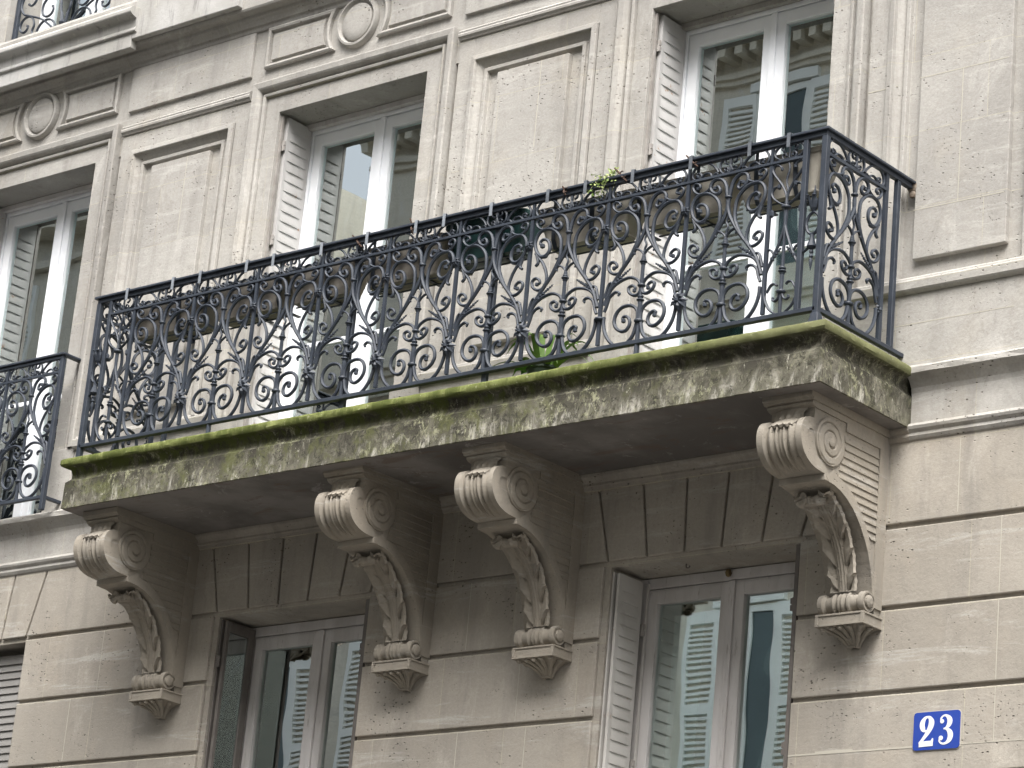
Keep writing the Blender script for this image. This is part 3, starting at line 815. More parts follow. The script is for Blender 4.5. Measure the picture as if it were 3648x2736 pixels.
# ================================================================== WROUGHT IRON RAILINGS
TR = {
 'base': [(0.024,0.187),(0.025,0.151),(0.041,0.101),(0.074,0.058),(0.117,0.034),(0.159,0.038),(0.195,0.071),(0.21,0.116),(0.217,0.156),(0.212,0.187),(0.193,0.209),(0.161,0.22),(0.122,0.216),(0.093,0.191),(0.085,0.154),(0.1,0.122),(0.131,0.102),(0.159,0.106),(0.174,0.131),(0.167,0.159),(0.146,0.171),(0.132,0.165),(0.138,0.151)],
 'hook': [(0.023,0.211),(0.033,0.234),(0.046,0.274),(0.065,0.291),(0.086,0.297),(0.102,0.288),(0.098,0.28)],
 'arch': [(0.023,0.241),(0.039,0.293),(0.064,0.325),(0.105,0.346),(0.154,0.354),(0.196,0.338),(0.217,0.314),(0.22,0.286),(0.209,0.266),(0.184,0.264),(0.158,0.282),(0.153,0.305),(0.173,0.312),(0.19,0.3),(0.186,0.287)],
 'outer': [(0.019,0.242),(0.034,0.282),(0.056,0.332),(0.099,0.391),(0.146,0.449),(0.185,0.505),(0.213,0.557),(0.223,0.603),(0.216,0.659),(0.207,0.7),(0.187,0.728),(0.157,0.74),(0.131,0.73),(0.123,0.704),(0.138,0.679),(0.163,0.668),(0.176,0.682),(0.164,0.702),(0.148,0.697)],
 'inner': [(0.074,0.359),(0.105,0.402),(0.136,0.438),(0.164,0.487),(0.182,0.532),(0.183,0.581),(0.174,0.625),(0.143,0.662),(0.105,0.68),(0.061,0.679),(0.035,0.656),(0.026,0.621),(0.037,0.583),(0.063,0.554),(0.093,0.55),(0.114,0.569),(0.115,0.599),(0.099,0.625),(0.071,0.633),(0.056,0.619),(0.071,0.602)],
 'ess': [(0.035,0.571),(0.059,0.543),(0.083,0.514),(0.104,0.474),(0.113,0.436),(0.108,0.401),(0.087,0.385),(0.057,0.388),(0.033,0.408),(0.028,0.433),(0.046,0.446),(0.068,0.437),(0.075,0.42),(0.059,0.415)],
 'leafa': [(0.052,0.556),(0.071,0.546),(0.09,0.543),(0.108,0.546)],
 'leafb': [(0.04,0.564),(0.051,0.538),(0.053,0.519),(0.04,0.508)],
 'link': [(0.129,0.709),(0.117,0.699),(0.097,0.688),(0.068,0.682),(0.038,0.699),(0.026,0.724),(0.04,0.738),(0.062,0.729),(0.065,0.715),(0.053,0.713)],
 'stub': [(0.018,0.278),(0.029,0.319),(0.038,0.341),(0.051,0.347),(0.06,0.336)],
 'wavy': [(0.226,0.57),(0.232,0.548),(0.223,0.525),(0.234,0.499),(0.226,0.476),(0.227,0.452)],
 'fleur': [(0.228,0.428),(0.223,0.453),(0.205,0.474),(0.178,0.486),(0.164,0.478),(0.171,0.465)],
 'fbig': [(0.16,0.77),(0.147,0.791),(0.124,0.813),(0.096,0.827),(0.068,0.831),(0.042,0.826),(0.022,0.803),(0.018,0.776),(0.032,0.757),(0.053,0.753),(0.068,0.764),(0.065,0.779),(0.051,0.786),(0.042,0.78),(0.049,0.771)],
 'fess': [(0.047,0.754),(0.064,0.761),(0.083,0.776),(0.104,0.777),(0.12,0.769),(0.122,0.756),(0.112,0.753)],
 'fleaf': [(0.13,0.755),(0.138,0.765),(0.149,0.769),(0.16,0.763)],
 'fring': [(0.192,0.757),(0.176,0.768),(0.167,0.785),(0.169,0.81),(0.184,0.827),(0.21,0.834),(0.225,0.833)],
 'fcurl': [(0.223,0.824),(0.205,0.828),(0.193,0.82),(0.196,0.807),(0.206,0.803)],
 'fcurl2': [(0.224,0.759),(0.211,0.766),(0.212,0.779),(0.201,0.784),(0.192,0.78),(0.198,0.771)],
 'fstem': [(0.228,0.823),(0.227,0.806),(0.221,0.784),(0.221,0.764)],
 'narc': [(0.003,0.542),(-0.004,0.593),(-0.029,0.642),(-0.068,0.691),(-0.081,0.719),(-0.072,0.739),(-0.047,0.735),(-0.035,0.718)],
 'narc2': [(-0.0,0.539),(-0.03,0.554),(-0.064,0.58),(-0.08,0.608),(-0.069,0.633),(-0.043,0.636)],
 'nlyre': [(-0.003,0.527),(-0.001,0.455),(-0.024,0.378),(-0.057,0.303),(-0.085,0.245),(-0.091,0.184),(-0.082,0.121),(-0.058,0.074),(-0.024,0.048)],
 'ninner': [(-0.023,0.176),(-0.038,0.186),(-0.058,0.179),(-0.074,0.15)],
 'ninner2': [(-0.007,0.145),(-0.015,0.116),(-0.032,0.106),(-0.04,0.117)],
 'nspike': [(-0.057,0.303),(-0.018,0.345)],
}
class Plane:
    # maps motif coordinates (u along the rail, z up, n outwards) into the scene
    def __init__(s, o, U, Nn): s.o = Vector(o); s.U = Vector(U); s.N = Vector(Nn)
    def __call__(s, u, z, n=0): return s.o + s.U*u + Vector((0,0,1))*z + s.N*n
def curve(mb, P, key, mir=False, x0=0., sc=1., a=.0056, b=.0085, taper=(1, .8), ball=.0, k=4, n=0, mid=None):
    a *= 1.36; ball *= 1.18
    pts = [(u*sc, z) for u, z in TR[key]]
    if mid is not None: pts = [(2*mid-u, z) for u, z in pts]
    if mir: pts = [(-u, z) for u, z in pts]
    q = cr([(u, z, 0) for u, z in pts], k)
    mb.sweep([P(x0+p.x, p.y, n) for p in q], P.N, a, b, taper)
    if ball: mb.ball(P(x0+q[-1].x, q[-1].y, n), ball, 6)
def half_scroll(mb, P, x0, mir, sc=1.):
    kw = dict(mir=mir, x0=x0, sc=sc)
    curve(mb, P, 'base', a=.0062, b=.009, ball=.0105, **kw)
    curve(mb, P, 'hook', a=.0052, ball=.006, taper=(1,.6), **kw)
    curve(mb, P, 'arch', a=.0056, ball=.009, **kw)
    curve(mb, P, 'outer', a=.0064, b=.0095, ball=.0095, **kw)
    curve(mb, P, 'inner', a=.0062, b=.009, ball=.012, **kw)
    curve(mb, P, 'ess', a=.0054, ball=.0095, **kw)
    curve(mb, P, 'leafa', a=.0045, taper=(1,.4), **kw)
    curve(mb, P, 'leafb', a=.0058, taper=(.8,.9), **kw)
    curve(mb, P, 'link', a=.0048, ball=.008, **kw)
    curve(mb, P, 'stub', a=.0045, taper=(1,.7), **kw)
    s = -1 if mir else 1
    # beaded spike
    a0 = Vector((.074, .345)); d = (Vector((.158, .400)) - a0)
    for f, r in ((0,.011), (.18,.009), (.34,.010), (.5,.0075), (.64,.008), (.78,.006), (.9,.0055)):
        p = a0 + d*f; mb.ball(P(x0+s*sc*p.x, p.y), r, 6)
    mb.sweep([P(x0+s*sc*(a0+d*f).x, (a0+d*f).y) for f in (0, .5, 1)], P.N, .004, .004, (1, .3))
def strip(mb, P, u0, u1, z0, z1, n0, n1):
    mb.hexa([P(u0,z0,n0), P(u1,z0,n0), P(u1,z0,n1), P(u0,z0,n1)], [P(u0,z1,n0), P(u1,z1,n0), P(u1,z1,n1), P(u0,z1,n1)])
COLL = [(.006,-.016),(.010,-.015),(.0125,-.010),(.0105,-.007),(.017,-.003),(.0185,0),(.017,.003),(.0105,.007),(.0125,.010),(.010,.015),(.006,.016)]
RING = [(.008,-.007),(.015,-.004),(.0165,0),(.015,.004),(.008,.007)]
def collar(mb, P, u, z, prof=COLL, k=1.0):
    mb.lathe([(r*k, h*k) for r, h in prof], P(u, z), 10)
def baluster(mb, P, u, sc=1., low=.045):
    mb.lathe([(.0105,low),(.0095,.12),(.0085,.135)], P(u, 0), 8)
    mb.lathe([(.0085,.13),(.0105,.20),(.0115,.225),(.009,.24),(.009,.30),(.0085,.41),(.011,.43),(.008,.45)], P(u, 0), 8)
    collar(mb, P, u, .137, RING, 1.35); collar(mb, P, u, .236); collar(mb, P, u, .252, RING, .9); collar(mb, P, u, .305, RING, 1.15); collar(mb, P, u, .418)
    for mir in (0, 1):
        pts = cr([(((2*.2245-a) if mir else a)-.2245, z, 0) for a, z in TR['fleur']], 4)
        mb.sweep([P(u+p.x*sc, p.y) for p in pts], P.N, .0055, .0075, (1, .7)); mb.ball(P(u+pts[-1].x*sc, pts[-1].y), .0065, 6)
    pts = cr([(a-.2245, z, 0) for a, z in TR['wavy']], 4)
    mb.sweep([P(u+p.x, p.y) for p in pts], P.N, .005, .006, (.9, 1))
    collar(mb, P, u, .640, RING, 1.05); mb.lathe([(.003,.560),(.003,.645)], P(u, 0), 5)
def frieze(mb, P, x0, ring=True, sc=1.):
    for mir in (False, True):
        for key, a, bl in (('fbig', .0056, .0095), ('fess', .0052, .005), ('fleaf', .005, 0), ('fring', .0054, 0), ('fcurl', .0042, .006), ('fcurl2', .0042, .007), ('fstem', .0055, 0)):
            pts = [((u-.2245)*sc, z) for u, z in TR[key]]
            if mir: pts = [(-u, z) for u, z in pts]
            q = cr([(u, z, 0) for u, z in pts], 4)
            mb.sweep([P(x0+p.x, p.y) for p in q], P.N, a, .0075, (1, .8))
            if bl: mb.ball(P(x0+q[-1].x, q[-1].y), bl, 6)
def star(mb, P, u, z, R=.042, n=8, off=.022, seed=0):
    rn = random.Random(seed)
    for j in range(n):
        A = 2*math.pi*(j+rn.uniform(-.15,.15))/n; c_, s_ = math.cos(A), math.sin(A); r = R*rn.uniform(.85, 1.15)
        tip = P(u+c_*r, z+s_*r, off-.012); l = P(u+(c_*.55-s_*.22)*r, z+(s_*.55+c_*.22)*r, off); rr = P(u+(c_*.55+s_*.22)*r, z+(s_*.55-c_*.22)*r, off)
        mid = P(u+c_*r*.5, z+s_*r*.5, off+.009); cen = P(u, z, off+.001)
        mb.add([cen, l, tip, rr, mid], [(0,1,4), (1,2,4), (2,3,4), (3,0,4)]); mb.add([cen, l, tip, rr], [(0,3,2,1)])
    mb.ball(P(u, z, off+.006), R*.22, 6); mb.sweep([P(u, z, -.005), P(u, z, off+.004)], P.U, .006, .006)
def narrow(mb, P, uc):
    for mir in (False, True):
        for key, a, bl in (('narc', .0056, .008), ('narc2', .0056, .011), ('nlyre', .0062, 0), ('ninner', .0056, 0), ('ninner2', .005, .008)):
            pts = TR[key]
            q = cr([((-x if mir else x), z, 0) for x, z in pts], 4)
            mb.sweep([P(uc+p.x, p.y) for p in q], P.N, a, .0085, (1, .75))
            if bl: mb.ball(P(uc+q[-1].x, q[-1].y), bl, 6, 1, 1.4)
        s = -1 if mir else 1
        for f, r in ((0,.012), (.3,.010), (.55,.009), (.8,.008), (1,.006)):
            mb.ball(P(uc+s*(-.057+.039*f), .303+.042*f), r, 6)
        mb.sweep([P(uc+s*p.x, p.y) for p in cr([(-.050,.325,0), (-.066,.345,0), (-.085,.350,0)], 4)], P.N, .0055, .007, (1, .6))
    mb.sweep([P(uc+math.sin(z*55)*.006, z) for z in [.55+.012*i for i in range(17)]], P.N, .005, .006)
    mb.lathe([(.0075,.045),(.009,.13),(.008,.15),(.010,.22),(.0085,.26),(.007,.40),(.010,.52),(.006,.55)], P(uc, 0), 8)
    collar(mb, P, uc, .533, RING, 1.4); collar(mb, P, uc, .238); collar(mb, P, uc, .252, RING, 1); collar(mb, P, uc, .145, RING, 1.3)
    for sg in (-1, 1): mb.ball(P(uc+sg*.074, .515), .011, 6, 1, 1.8)
    # oval of the upper band with its two small curls
    q = [(uc+.078*math.cos(A), .795+.042*math.sin(A)) for A in [i*math.pi/14 for i in range(29)]]
    mb.sweep([P(a, b) for a, b in q], P.N, .0055, .0075)
    for s in (-1, 1):
        q = cr([(0,.822,0), (.025*s,.826,0), (.042*s,.812,0), (.030*s,.800,0)], 4); mb.sweep([P(uc+p.x, p.y) for p in q], P.N, .0045, .006); mb.ball(P(uc+q[-1].x, q[-1].y), .007, 6)
        q = cr([(.004*s,.762,0), (.030*s,.762,0), (.036*s,.780,0), (.022*s,.788,0), (.016*s,.776,0)], 4); mb.sweep([P(uc+p.x, p.y) for p in q], P.N, .0045, .006); mb.ball(P(uc+q[-1].x, q[-1].y), .007, 6)
    mb.sweep([P(uc, .762), P(uc, .826)], P.N, .005, .006)
def finial(mb, P, u):
    mb.lathe([(.001,.608),(.004,.590),(.008,.572),(.004,.562),(.007,.556),(.005,.548)], P(u, 0), 8)
    mb.lathe([(.012,.548),(.016,.535),(.019,.520),(.016,.500),(.010,.490),(.006,.482)], P(u, 0), 8)
    for j in range(6):
        A = math.pi*2*j/6; d = P.U*math.cos(A) + P.N*math.sin(A)
        q = cr([P(u,.500)+d*.012, P(u,.530)+d*.022, P(u,.552)+d*.030, P(u,.550)+d*.040], 3); mb.sweep(q, d.cross(Vector((0,0,1))), .004, .009, (1, .5))
    q = [P(u+.033*math.cos(A), .432+.050*math.sin(A)) for A in [i*math.pi/12 for i in range(25)]]
    mb.sweep(q, P.N, .0065, .008)
    mb.lathe([(.005,.384),(.010,.378),(.010,.365),(.016,.345),(.022,.325),(.018,.318),(.007,.312),(.010,.300),(.006,.292),(.009,.280),(.005,.272),(.009,.262),(.006,.240),(.001,.215)], P(u, 0), 8)
    q = cr([P(u-.005,.335), P(u-.022,.318), P(u-.045,.305), P(u-.052,.300)], 3); mb.sweep(q, P.N, .005, .008, (1, .4))

RY = -.676
rail = thing('balcony_railing', 'dark grey wrought iron railing of hearts and scrolls along the mossy balcony', 'railing', (2.3, RY, -.03))
FP = Plane((0, RY, 0), (1, 0, 0), (0, -1, 0))
PI_ = .449; B0 = .280
# handrail (front and both returns)
m = MB(); hw = .027
m.box(-hw, 4.6+hw, RY-hw, RY+hw, .848, .861)
m.box(-hw, hw, RY+hw, .02, .848, .861); m.box(4.6-hw, 4.6+hw, RY+hw, .02, .848, .861)
m.box(-.012, 4.612, RY-.013, RY+.013, .826, .8478)
m.box(-.013, .013, RY+.013, .0, .826, .8478); m.box(4.6-.013, 4.6+.013, RY+.013, .0, .826, .8478)
HR = child(m, 'handrail', IRON, rail, .003, 2)
m = MB(); m.box(0, 4.6, RY-.014, RY+.014, .026, .046); child(m, 'bottom_rail', IRON, rail, .002, 1)
m = MB(); m.box(.09, 4.5, RY-.010, RY+.010, .744, .758); child(m, 'frieze_rail', IRON, rail, .002, 1)
def post(x, y, z0, z1, a, b=None, name='post', foot=False):
    m = MB(); b = b or a; m.box(x-a/2, x+a/2, y-b/2, y+b/2, z0, z1)
    if foot: m.hexa([(x-a*.9,y-b*.9,z0), (x+a*.9,y-b*.9,z0), (x+a*.9,y+b*.9,z0), (x-a*.9,y+b*.9,z0)], [(x-a*.62,y-b*.62,z0+.045), (x+a*.62,y-b*.62,z0+.045), (x+a*.62,y+b*.62,z0+.045), (x-a*.62,y+b*.62,z0+.045)])
    return child(m, name, IRON, rail, .002, 1)
post(0, RY, -.030, .8262, .028); post(4.6, RY, -.030, .8262, .028, None, 'post', True)
post(.090, RY, .0455, .8262, .022); post(4.500, RY, .0455, .8262, .024)
for k in (3, 5): post(.505+PI_*(k) + 0.0, RY+.020, -.030, .8262, .030, .022)
for k in (1, 7):
    m = MB(); m.lathe([(.013,-.030),(.011,.03)], (.505+PI_*k, RY, 0), 8); child(m, 'foot', IRON, rail)
# bars, balusters, scrolls
def bar_part(x): 
    m = MB(); strip(m, FP, x-.0085, x+.0085, .055, .748, -.0065, .0065); strip(m, FP, x-.007, x+.007, .748, .8262, -.0055, .0055); return m
b0 = child(bar_part(B0), 'bar', IRON, rail)
for k in range(1, 10): dup(b0, rail, (PI_*k, 0, 0))
m = MB(); baluster(m, FP, B0+PI_/2); bl0 = child(m, 'baluster', IRON, rail)
for k in range(1, 9): dup(bl0, rail, (PI_*k, 0, 0))
m = MB(); half_scroll(m, FP, B0+PI_, False); half_scroll(m, FP, B0+PI_, True); sc0 = child(m, 'heart_scroll', IRON, rail)
m = MB(); star(m, FP, B0+PI_, .190, .052, 9, .024, 1); s_ = m.build('star_rosette', IRON, sc0)
m = MB(); star(m, FP, B0+PI_, .612, .030, 6, .016, 4); s_ = m.build('flower_rosette', IRON, sc0)
for k in range(1, 8):
    d = dup(sc0, rail, (PI_*k, 0, 0))
    if k in (6,) :
        for c_ in list(d.children):
            if c_.name.startswith('star'): bpy.data.objects.remove(c_)
        m = MB(); P_ = FP; m.lathe([(.010,-.010),(.024,-.006),(.027,0),(.024,.006),(.010,.010)], P_(B0+PI_, .180), 10); m.build('collar', IRON, d)
m = MB(); half_scroll(m, FP, B0, False); sH0 = child(m, 'heart_scroll', IRON, rail)
m = MB(); half_scroll(m, FP, B0+9*PI_, True); child(m, 'heart_scroll', IRON, rail)
m = MB(); frieze(m, FP, B0+PI_/2); f0 = child(m, 'frieze_scroll', IRON, rail)
for k in range(1, 9): dup(f0, rail, (PI_*k, 0, 0))
for uc in (.186, 4.411):
    m = MB(); narrow(m, FP, uc); child(m, 'lyre_panel', IRON, rail)
for u in (.045, 4.556):
    m = MB(); finial(m, FP, u); child(m, 'finial', IRON, rail)
# returns to the wall
for x, sg in ((0, -1), (4.6, 1)):
    SP = Plane((x, RY, 0), (0, 1, 0), (sg, 0, 0)); sc = .2325/.2245
    m = MB(); strip(m, SP, 0, .70, .026, .046, -.013, .013); child(m, 'bottom_rail', IRON, rail, .002, 1)
    m = MB(); strip(m, SP, .012, .470, .744, .758, -.009, .009); child(m, 'frieze_rail', IRON, rail)
    m = MB(); strip(m, SP, .458, .480, .045, .8262, -.008, .008); child(m, 'bar', IRON, rail)
    m = MB(); strip(m, SP, .545, .569, .045, .8262, -.012, .012); child(m, 'post', IRON, rail, .002, 1)
    m = MB(); baluster(m, SP, .2325, sc, .045); child(m, 'baluster', IRON, rail)
    m = MB(); half_scroll(m, SP, .005, False, sc); half_scroll(m, SP, .462, True, sc)
    star(m, SP, .455, .185, .030, 6, .004, 2)
    child(m, 'heart_scroll', IRON, rail)
    m = MB(); frieze(m, SP, .2325, True, sc); child(m, 'frieze_scroll', IRON, rail)
m = MB(); m.ball((4.606, -.006, .842), .030, 10, .5, 1.1); m.ball((4.61, -.012, .80), .018, 8, .6, 1.0); m.box(4.57, 4.64, -.0155, -.010, .01, .085)
child(m, 'wall_socket', RUST, rail)

# ---- small railing in front of the left window
jy = -.15
jul = thing('window_guard_railing', 'short wrought iron window guard of hearts and scrolls before the leftmost tall window', 'railing', (-1.5, jy, 0), None)
JP = Plane((0, jy, 0), (1, 0, 0), (0, -1, 0)); JB = -.885; JPI = .46; sc = JPI/PI_
m = MB(); m.box(-2.29, -.86, jy-.022, jy+.022, .846, .860); m.box(-.907, -.863, jy+.022, .01, .846, .860); m.box(-2.285, -2.24, jy+.022, .01, .846, .860)
m.box(-2.27, -.875, jy-.011, jy+.011, .826, .8458); child(m, 'handrail', IRON, jul, .003, 1)
m = MB(); m.box(-2.27, -.88, jy-.011, jy+.011, .012, .030); m.box(-.897, -.873, jy+.012, .0, .012, .030); child(m, 'bottom_rail', IRON, jul, .002, 1)
m = MB(); m.box(-2.27, -.90, jy-.008, jy+.008, .744, .757); child(m, 'frieze_rail', IRON, jul)
for x in (-2.265, JB): m = MB(); m.box(x-.013, x+.013, jy-.013, jy+.013, -.055, .8262); child(m, 'post', IRON, jul, .002, 1)
for k in (1, 2):
    m = MB(); strip(m, JP, JB-k*JPI-.0085, JB-k*JPI+.0085, .030, .8262, -.0065, .0065); child(m, 'bar', IRON, jul)
for k in (0, 1, 2):
    m = MB(); baluster(m, JP, JB-(k+.5)*JPI, sc, .03); child(m, 'baluster', IRON, jul)
    m = MB(); frieze(m, JP, JB-(k+.5)*JPI, True, sc); child(m, 'frieze_scroll', IRON, jul)
    m = MB(); half_scroll(m, JP, JB-k*JPI, True, sc); half_scroll(m, JP, JB-(k+1)*JPI, False, sc); child(m, 'heart_scroll', IRON, jul)
# ---- railing of the floor above, top left
uy = .055
upr = thing('upper_window_railing', 'dark iron scrollwork guard on the stone ledge in the top left corner', 'railing', (-1.6, uy, 2.955))
UP = Plane((0, uy, 2.955), (1, 0, 0), (0, -1, 0))
m = MB(); m.box(-2.06, -2.03, uy-.012, uy+.012, 2.955, 3.75); m.box(-1.155, -1.135, uy-.012, uy+.012, 2.955, 3.75); child(m, 'post', IRON, upr, .002, 1)
m = MB(); m.box(-2.06, -1.13, uy-.02, uy+.02, 3.75, 3.775); child(m, 'handrail', IRON, upr)
def cs(mb, pts, bl=.010, a=.0068):
    q = cr([(x, z, 0) for x, z in pts], 5); mb.sweep([UP(-1.595+p.x, p.y) for p in q], UP.N, a, .009, (1, .8)); mb.ball(UP(-1.595+q[-1].x, q[-1].y), bl, 6)
m = MB()
def spiral(cx, cz, r, a0, turns, sg, tail):
    pts = [(cx + r*(1-.75*i/14)*math.cos(a0+sg*turns*2*math.pi*i/14), cz + r*(1-.75*i/14)*math.sin(a0+sg*turns*2*math.pi*i/14)) for i in range(15)]
    return tail + pts
for s in (1, -1):
    F = lambda pts: [(s*x, z) for x, z in pts]
    cs(m, F(spiral(.175, .175, .105, math.pi, 1.1, -1, [(.01, .02), (.045, .08)])))
    cs(m, F(spiral(.15, .335, .11, math.pi*1.1, 1.1, -1, [(.01, .20), (.025, .27)])))
    cs(m, F(spiral(.36, .26, .085, math.pi*1.2, 1.1, -1, [(.44, .02), (.33, .08), (.27, .16)])))
    cs(m, F(spiral(.34, .43, .10, math.pi*1.5, 1.1, 1, [(.06, .16), (.2, .27)])))
    cs(m, F(spiral(.34, .09, .06, math.pi*.5, 1.0, -1, [(.44, .15)])))
    cs(m, F([(.01, .02), (.02, .2), (.06, .4), (.10, .62)]), .004); cs(m, F([(.44, .35), (.40, .5), (.30, .56), (.24, .50), (.27, .44)]))
    cs(m, F([(.06, .185), (.18, .175), (.30, .19), (.44, .17)]), .003, .0055)
child(m, 'scroll_panel', IRON, upr)
m = MB(); m.ball(UP(-1.595, .20, .01), .022, 8); child(m, 'collar', IRON, upr)
# ================================================================== PLANTERS HUNG INSIDE THE RAIL
hooks = [(.233,.578),(.779,1.115),(1.303,1.635),(1.940,2.259),(2.438,2.732),(3.075,3.297),(3.570,3.896),(4.216,4.423)]
ext = [(.20,.775),(.805,1.325),(1.345,1.80),(1.845,2.375),(2.392,2.880),(2.955,3.535),(3.560,4.068),(4.092,4.560)]
labs = ['brown-grey planter hanging nearest the left end of the balcony railing', 'mottled grey planter, second from the left end of the balcony railing', 'stained grey planter hanging before the left edge of the glazed middle door', 'brownish planter hanging just right of the white middle door frame', 'dark green plastic planter on the balcony railing, the only green one', 'smooth beige planter directly beside the green one, a sprig growing from its corner', 'beige planter with a dark iron bracket below, before the right shutter', 'pale beige planter next to the right corner post of the balcony']
mats = [PLASTER, PLASTER, PLASTER, PLASTER, GREENPOT, PLASTER_B, PLASTER_B, PLASTER_B]
IRON2 = simple('grey_painted_hook', (.14,.155,.175), (.10,.11,.125), .45, 20)
SOIL = simple('potting_soil', (.035,.026,.018), (.02,.016,.012), .95, 30, .004)
for i, ((h0, h1), (a, b), lb, mt) in enumerate(zip(hooks, ext, labs, mats)):
    zt, zb = (.797 if i < 3 else .808), .610; yo, yi = -.640, -.480
    if i == 4: zb, zt = .640, .838
    t = thing('window_box_planter' , lb, 'planter', ((a+b)/2, -.56, zb), 'planters hung along the balcony railing')
    q = .048 if i != 5 else .075
    m = MB(); n = 8; rows = []
    # rounded-rectangle body, narrower at the foot
    def ring(x0, x1, y0, y1, z, r):
        out = []
        for cx_, cy_, A0 in ((x1-r, y1-r, 0), (x0+r, y1-r, 90), (x0+r, y0+r, 180), (x1-r, y0+r, 270)):
            for j in range(5):
                A = rad(A0 + 22.5*j); out.append((cx_ + r*math.cos(A), cy_ + r*math.sin(A), z))
        return out
    for f, e in ((0, 0), (.04, -.004), (.08, 0), (.5, 0), (.85, 0), (1, 0)):
        z = zb + (zt-.022-zb)*f; k = 1-f
        rows.append(ring(a + q*k + e, b - q*k - e, yo + .018*k, yi - .030*k, z, .022))
    m.grid(rows, False, True); m.add(rows[0], [tuple(range(20))])
    rr = [ring(a-.008, b+.008, yo-.006, yi+.006, zt-.024, .026), ring(a-.010, b+.010, yo-.008, yi+.008, zt-.004, .026), ring(a-.006, b+.006, yo-.004, yi+.004, zt, .026), ring(a+.006, b-.006, yo+.008, yi-.008, zt, .02), ring(a+.008, b-.008, yo+.010, yi-.010, zt-.03, .02)]
    m2 = MB(); m2.grid(rr, False, True); m2.grid([rows[-1], rr[0]], False, True)
    child(m, 'trough', mt, t); child(m2, 'rim', GREENPOT if i == 4 else RIM_M if i < 3 else mt, t)
    m = MB(); m.add(ring(a+.008, b-.008, yo+.010, yi-.010, zt-.028, .02), [tuple(range(20))]); child(m, 'soil', SOIL, t)
    for h in (h0, h1):
        m = MB()
        m.sweep([(h, -.708, .800), (h, -.7085, .830), (h, -.7085, .866), (h, -.700, .8665)], (1,0,0), .0016, .0085, (1,1), 4, True)
        m.sweep([(h, -.706, .8655), (h, -.66, .8655), (h, -.645, .862)], (1,0,0), .0016, .0085, (1,1), 4, True)
        m.sweep([(h, -.647, .865), (h, -.647, .80)], (1,0,0), .0016, .0085, (1,1), 4, True)
        child(m, 'hook', STEEL if i < 5 else IRON2, t)
    for h in (h0, h1):
        m = MB()
        m.sweep([(h, -.648, .80), (h, -.646, .74), (h, -.640, zb+.03), (h, -.62, zb-.006), (h, -.55, zb-.008), (h, -.48, zb-.006)], (1,0,0), .0035, .010, (1,1), 4, True)
        child(m, 'bracket', IRON, t)
    for yy in (-.60, -.53):
        m = MB(); m.box(a+.05, b-.05, yy-.004, yy+.004, zb-.016, zb-.010); child(m, 'support_bar', IRON, t)

# ================================================================== PLANTS
def strapleaf(mb, base, az, L, w_, lift, droop, twist=0.):
    d = Vector((math.cos(az), math.sin(az), 0)); side = Vector((-math.sin(az), math.cos(az), 0)); rows = []; n = 10
    for i in range(n+1):
        f = i/n; p = Vector(base) + d*(L*f) + Vector((0,0, lift*math.sin(f*math.pi*.62) - droop*f*f))
        ww = w_*(math.sin(math.pi*min(1, f*.9+.12))**.6)*(1-.3*f) if f < .97 else .001
        s_ = (side + Vector((0,0,twist))).normalized()
        rows.append([p - s_*ww, p - Vector((0,0,.25*ww)), p + s_*ww])
    mb.grid(rows, True)
pl = thing('strap_leaved_plant', 'green strap-leaved potted plant sitting on the balcony floor behind the railing', 'plant', (2.93, -.46, -.027))
m = MB(); m.lathe([(.055,0),(.075,.10),(.082,.105),(.082,.118),(.070,.118),(.068,.095),(.001,.095)], (2.93, -.46, -.027), 20); child(m, 'pot', simple('dark_pot', (.03,.05,.03), (.04,.06,.04), .6, 12), pl)
m = MB(); rn = random.Random(11)
for az, L, w_, lf, dr in ((2.9,.20,.016,.20,.12),(3.3,.17,.015,.26,.10),(2.4,.12,.014,.30,.06),(1.8,.10,.015,.27,.03),(.9,.13,.016,.28,.04),(.2,.22,.017,.20,.12),(-.2,.26,.017,.14,.12),(-.6,.24,.018,.12,.12),(5.0,.14,.018,.22,.06),(4.2,.15,.016,.22,.08),(.45,.19,.016,.24,.09),(3.7,.24,.014,.14,.13),(-.35,.20,.015,.20,.08),(1.3,.15,.015,.24,.05)):
    strapleaf(m, (2.93+rn.uniform(-.02,.02), -.46+rn.uniform(-.02,.02), .035), az, L*1.25, w_*1.15, lf, dr, rn.uniform(-.4,.4))
child(m, 'strap_leaves', LEAF, pl)
m = MB()
for az, L, w_, lf in ((3.0,.10,.035,.06),(4.4,.10,.038,.05),(5.2,.09,.036,.05),(3.7,.10,.035,.05)): strapleaf(m, (2.90, -.48, .055), az, L, w_, lf, .03, .2)
child(m, 'broad_leaves', LEAF2, pl)
sp_ = thing('trailing_sprig', 'small yellow-green weed sprig sprouting over the handrail from the beige planter', 'plant', (3.40, -.62, .79))
m = MB(); rn = random.Random(5)
for i in range(24):
    x0, y0 = 3.395+rn.uniform(-.035,.035), -.645+rn.uniform(-.02,.01)
    e = Vector((x0+rn.uniform(-.05,.05), y0-rn.uniform(.02,.075), rn.uniform(.775,.90)))
    q = cr([(x0, y0, .79), (x0+rn.uniform(-.02,.02), y0-.01, .85), ((x0+e.x)/2, (y0+e.y)/2, max(.86, e.z)), e], 3)
    m.sweep(q, (.3,1,.2), .0011, .0011, (1,.5), 4)
    for j in range(13):
        p = q[rn.randrange(3, len(q))] + Vector((rn.uniform(-.012,.012), rn.uniform(-.012,.012), rn.uniform(-.012,.012))); r = rn.uniform(.005,.0105)
        A = Vector((rn.uniform(-1,1), rn.uniform(-1,1), rn.uniform(-1,1))).normalized()*r; B = A.orthogonal().normalized()*r*.55
        m.add([p-A, p-B, p+A, p+B], [(0,1,2,3)])
child(m, 'sprig_leaves', SPRIG, sp_)
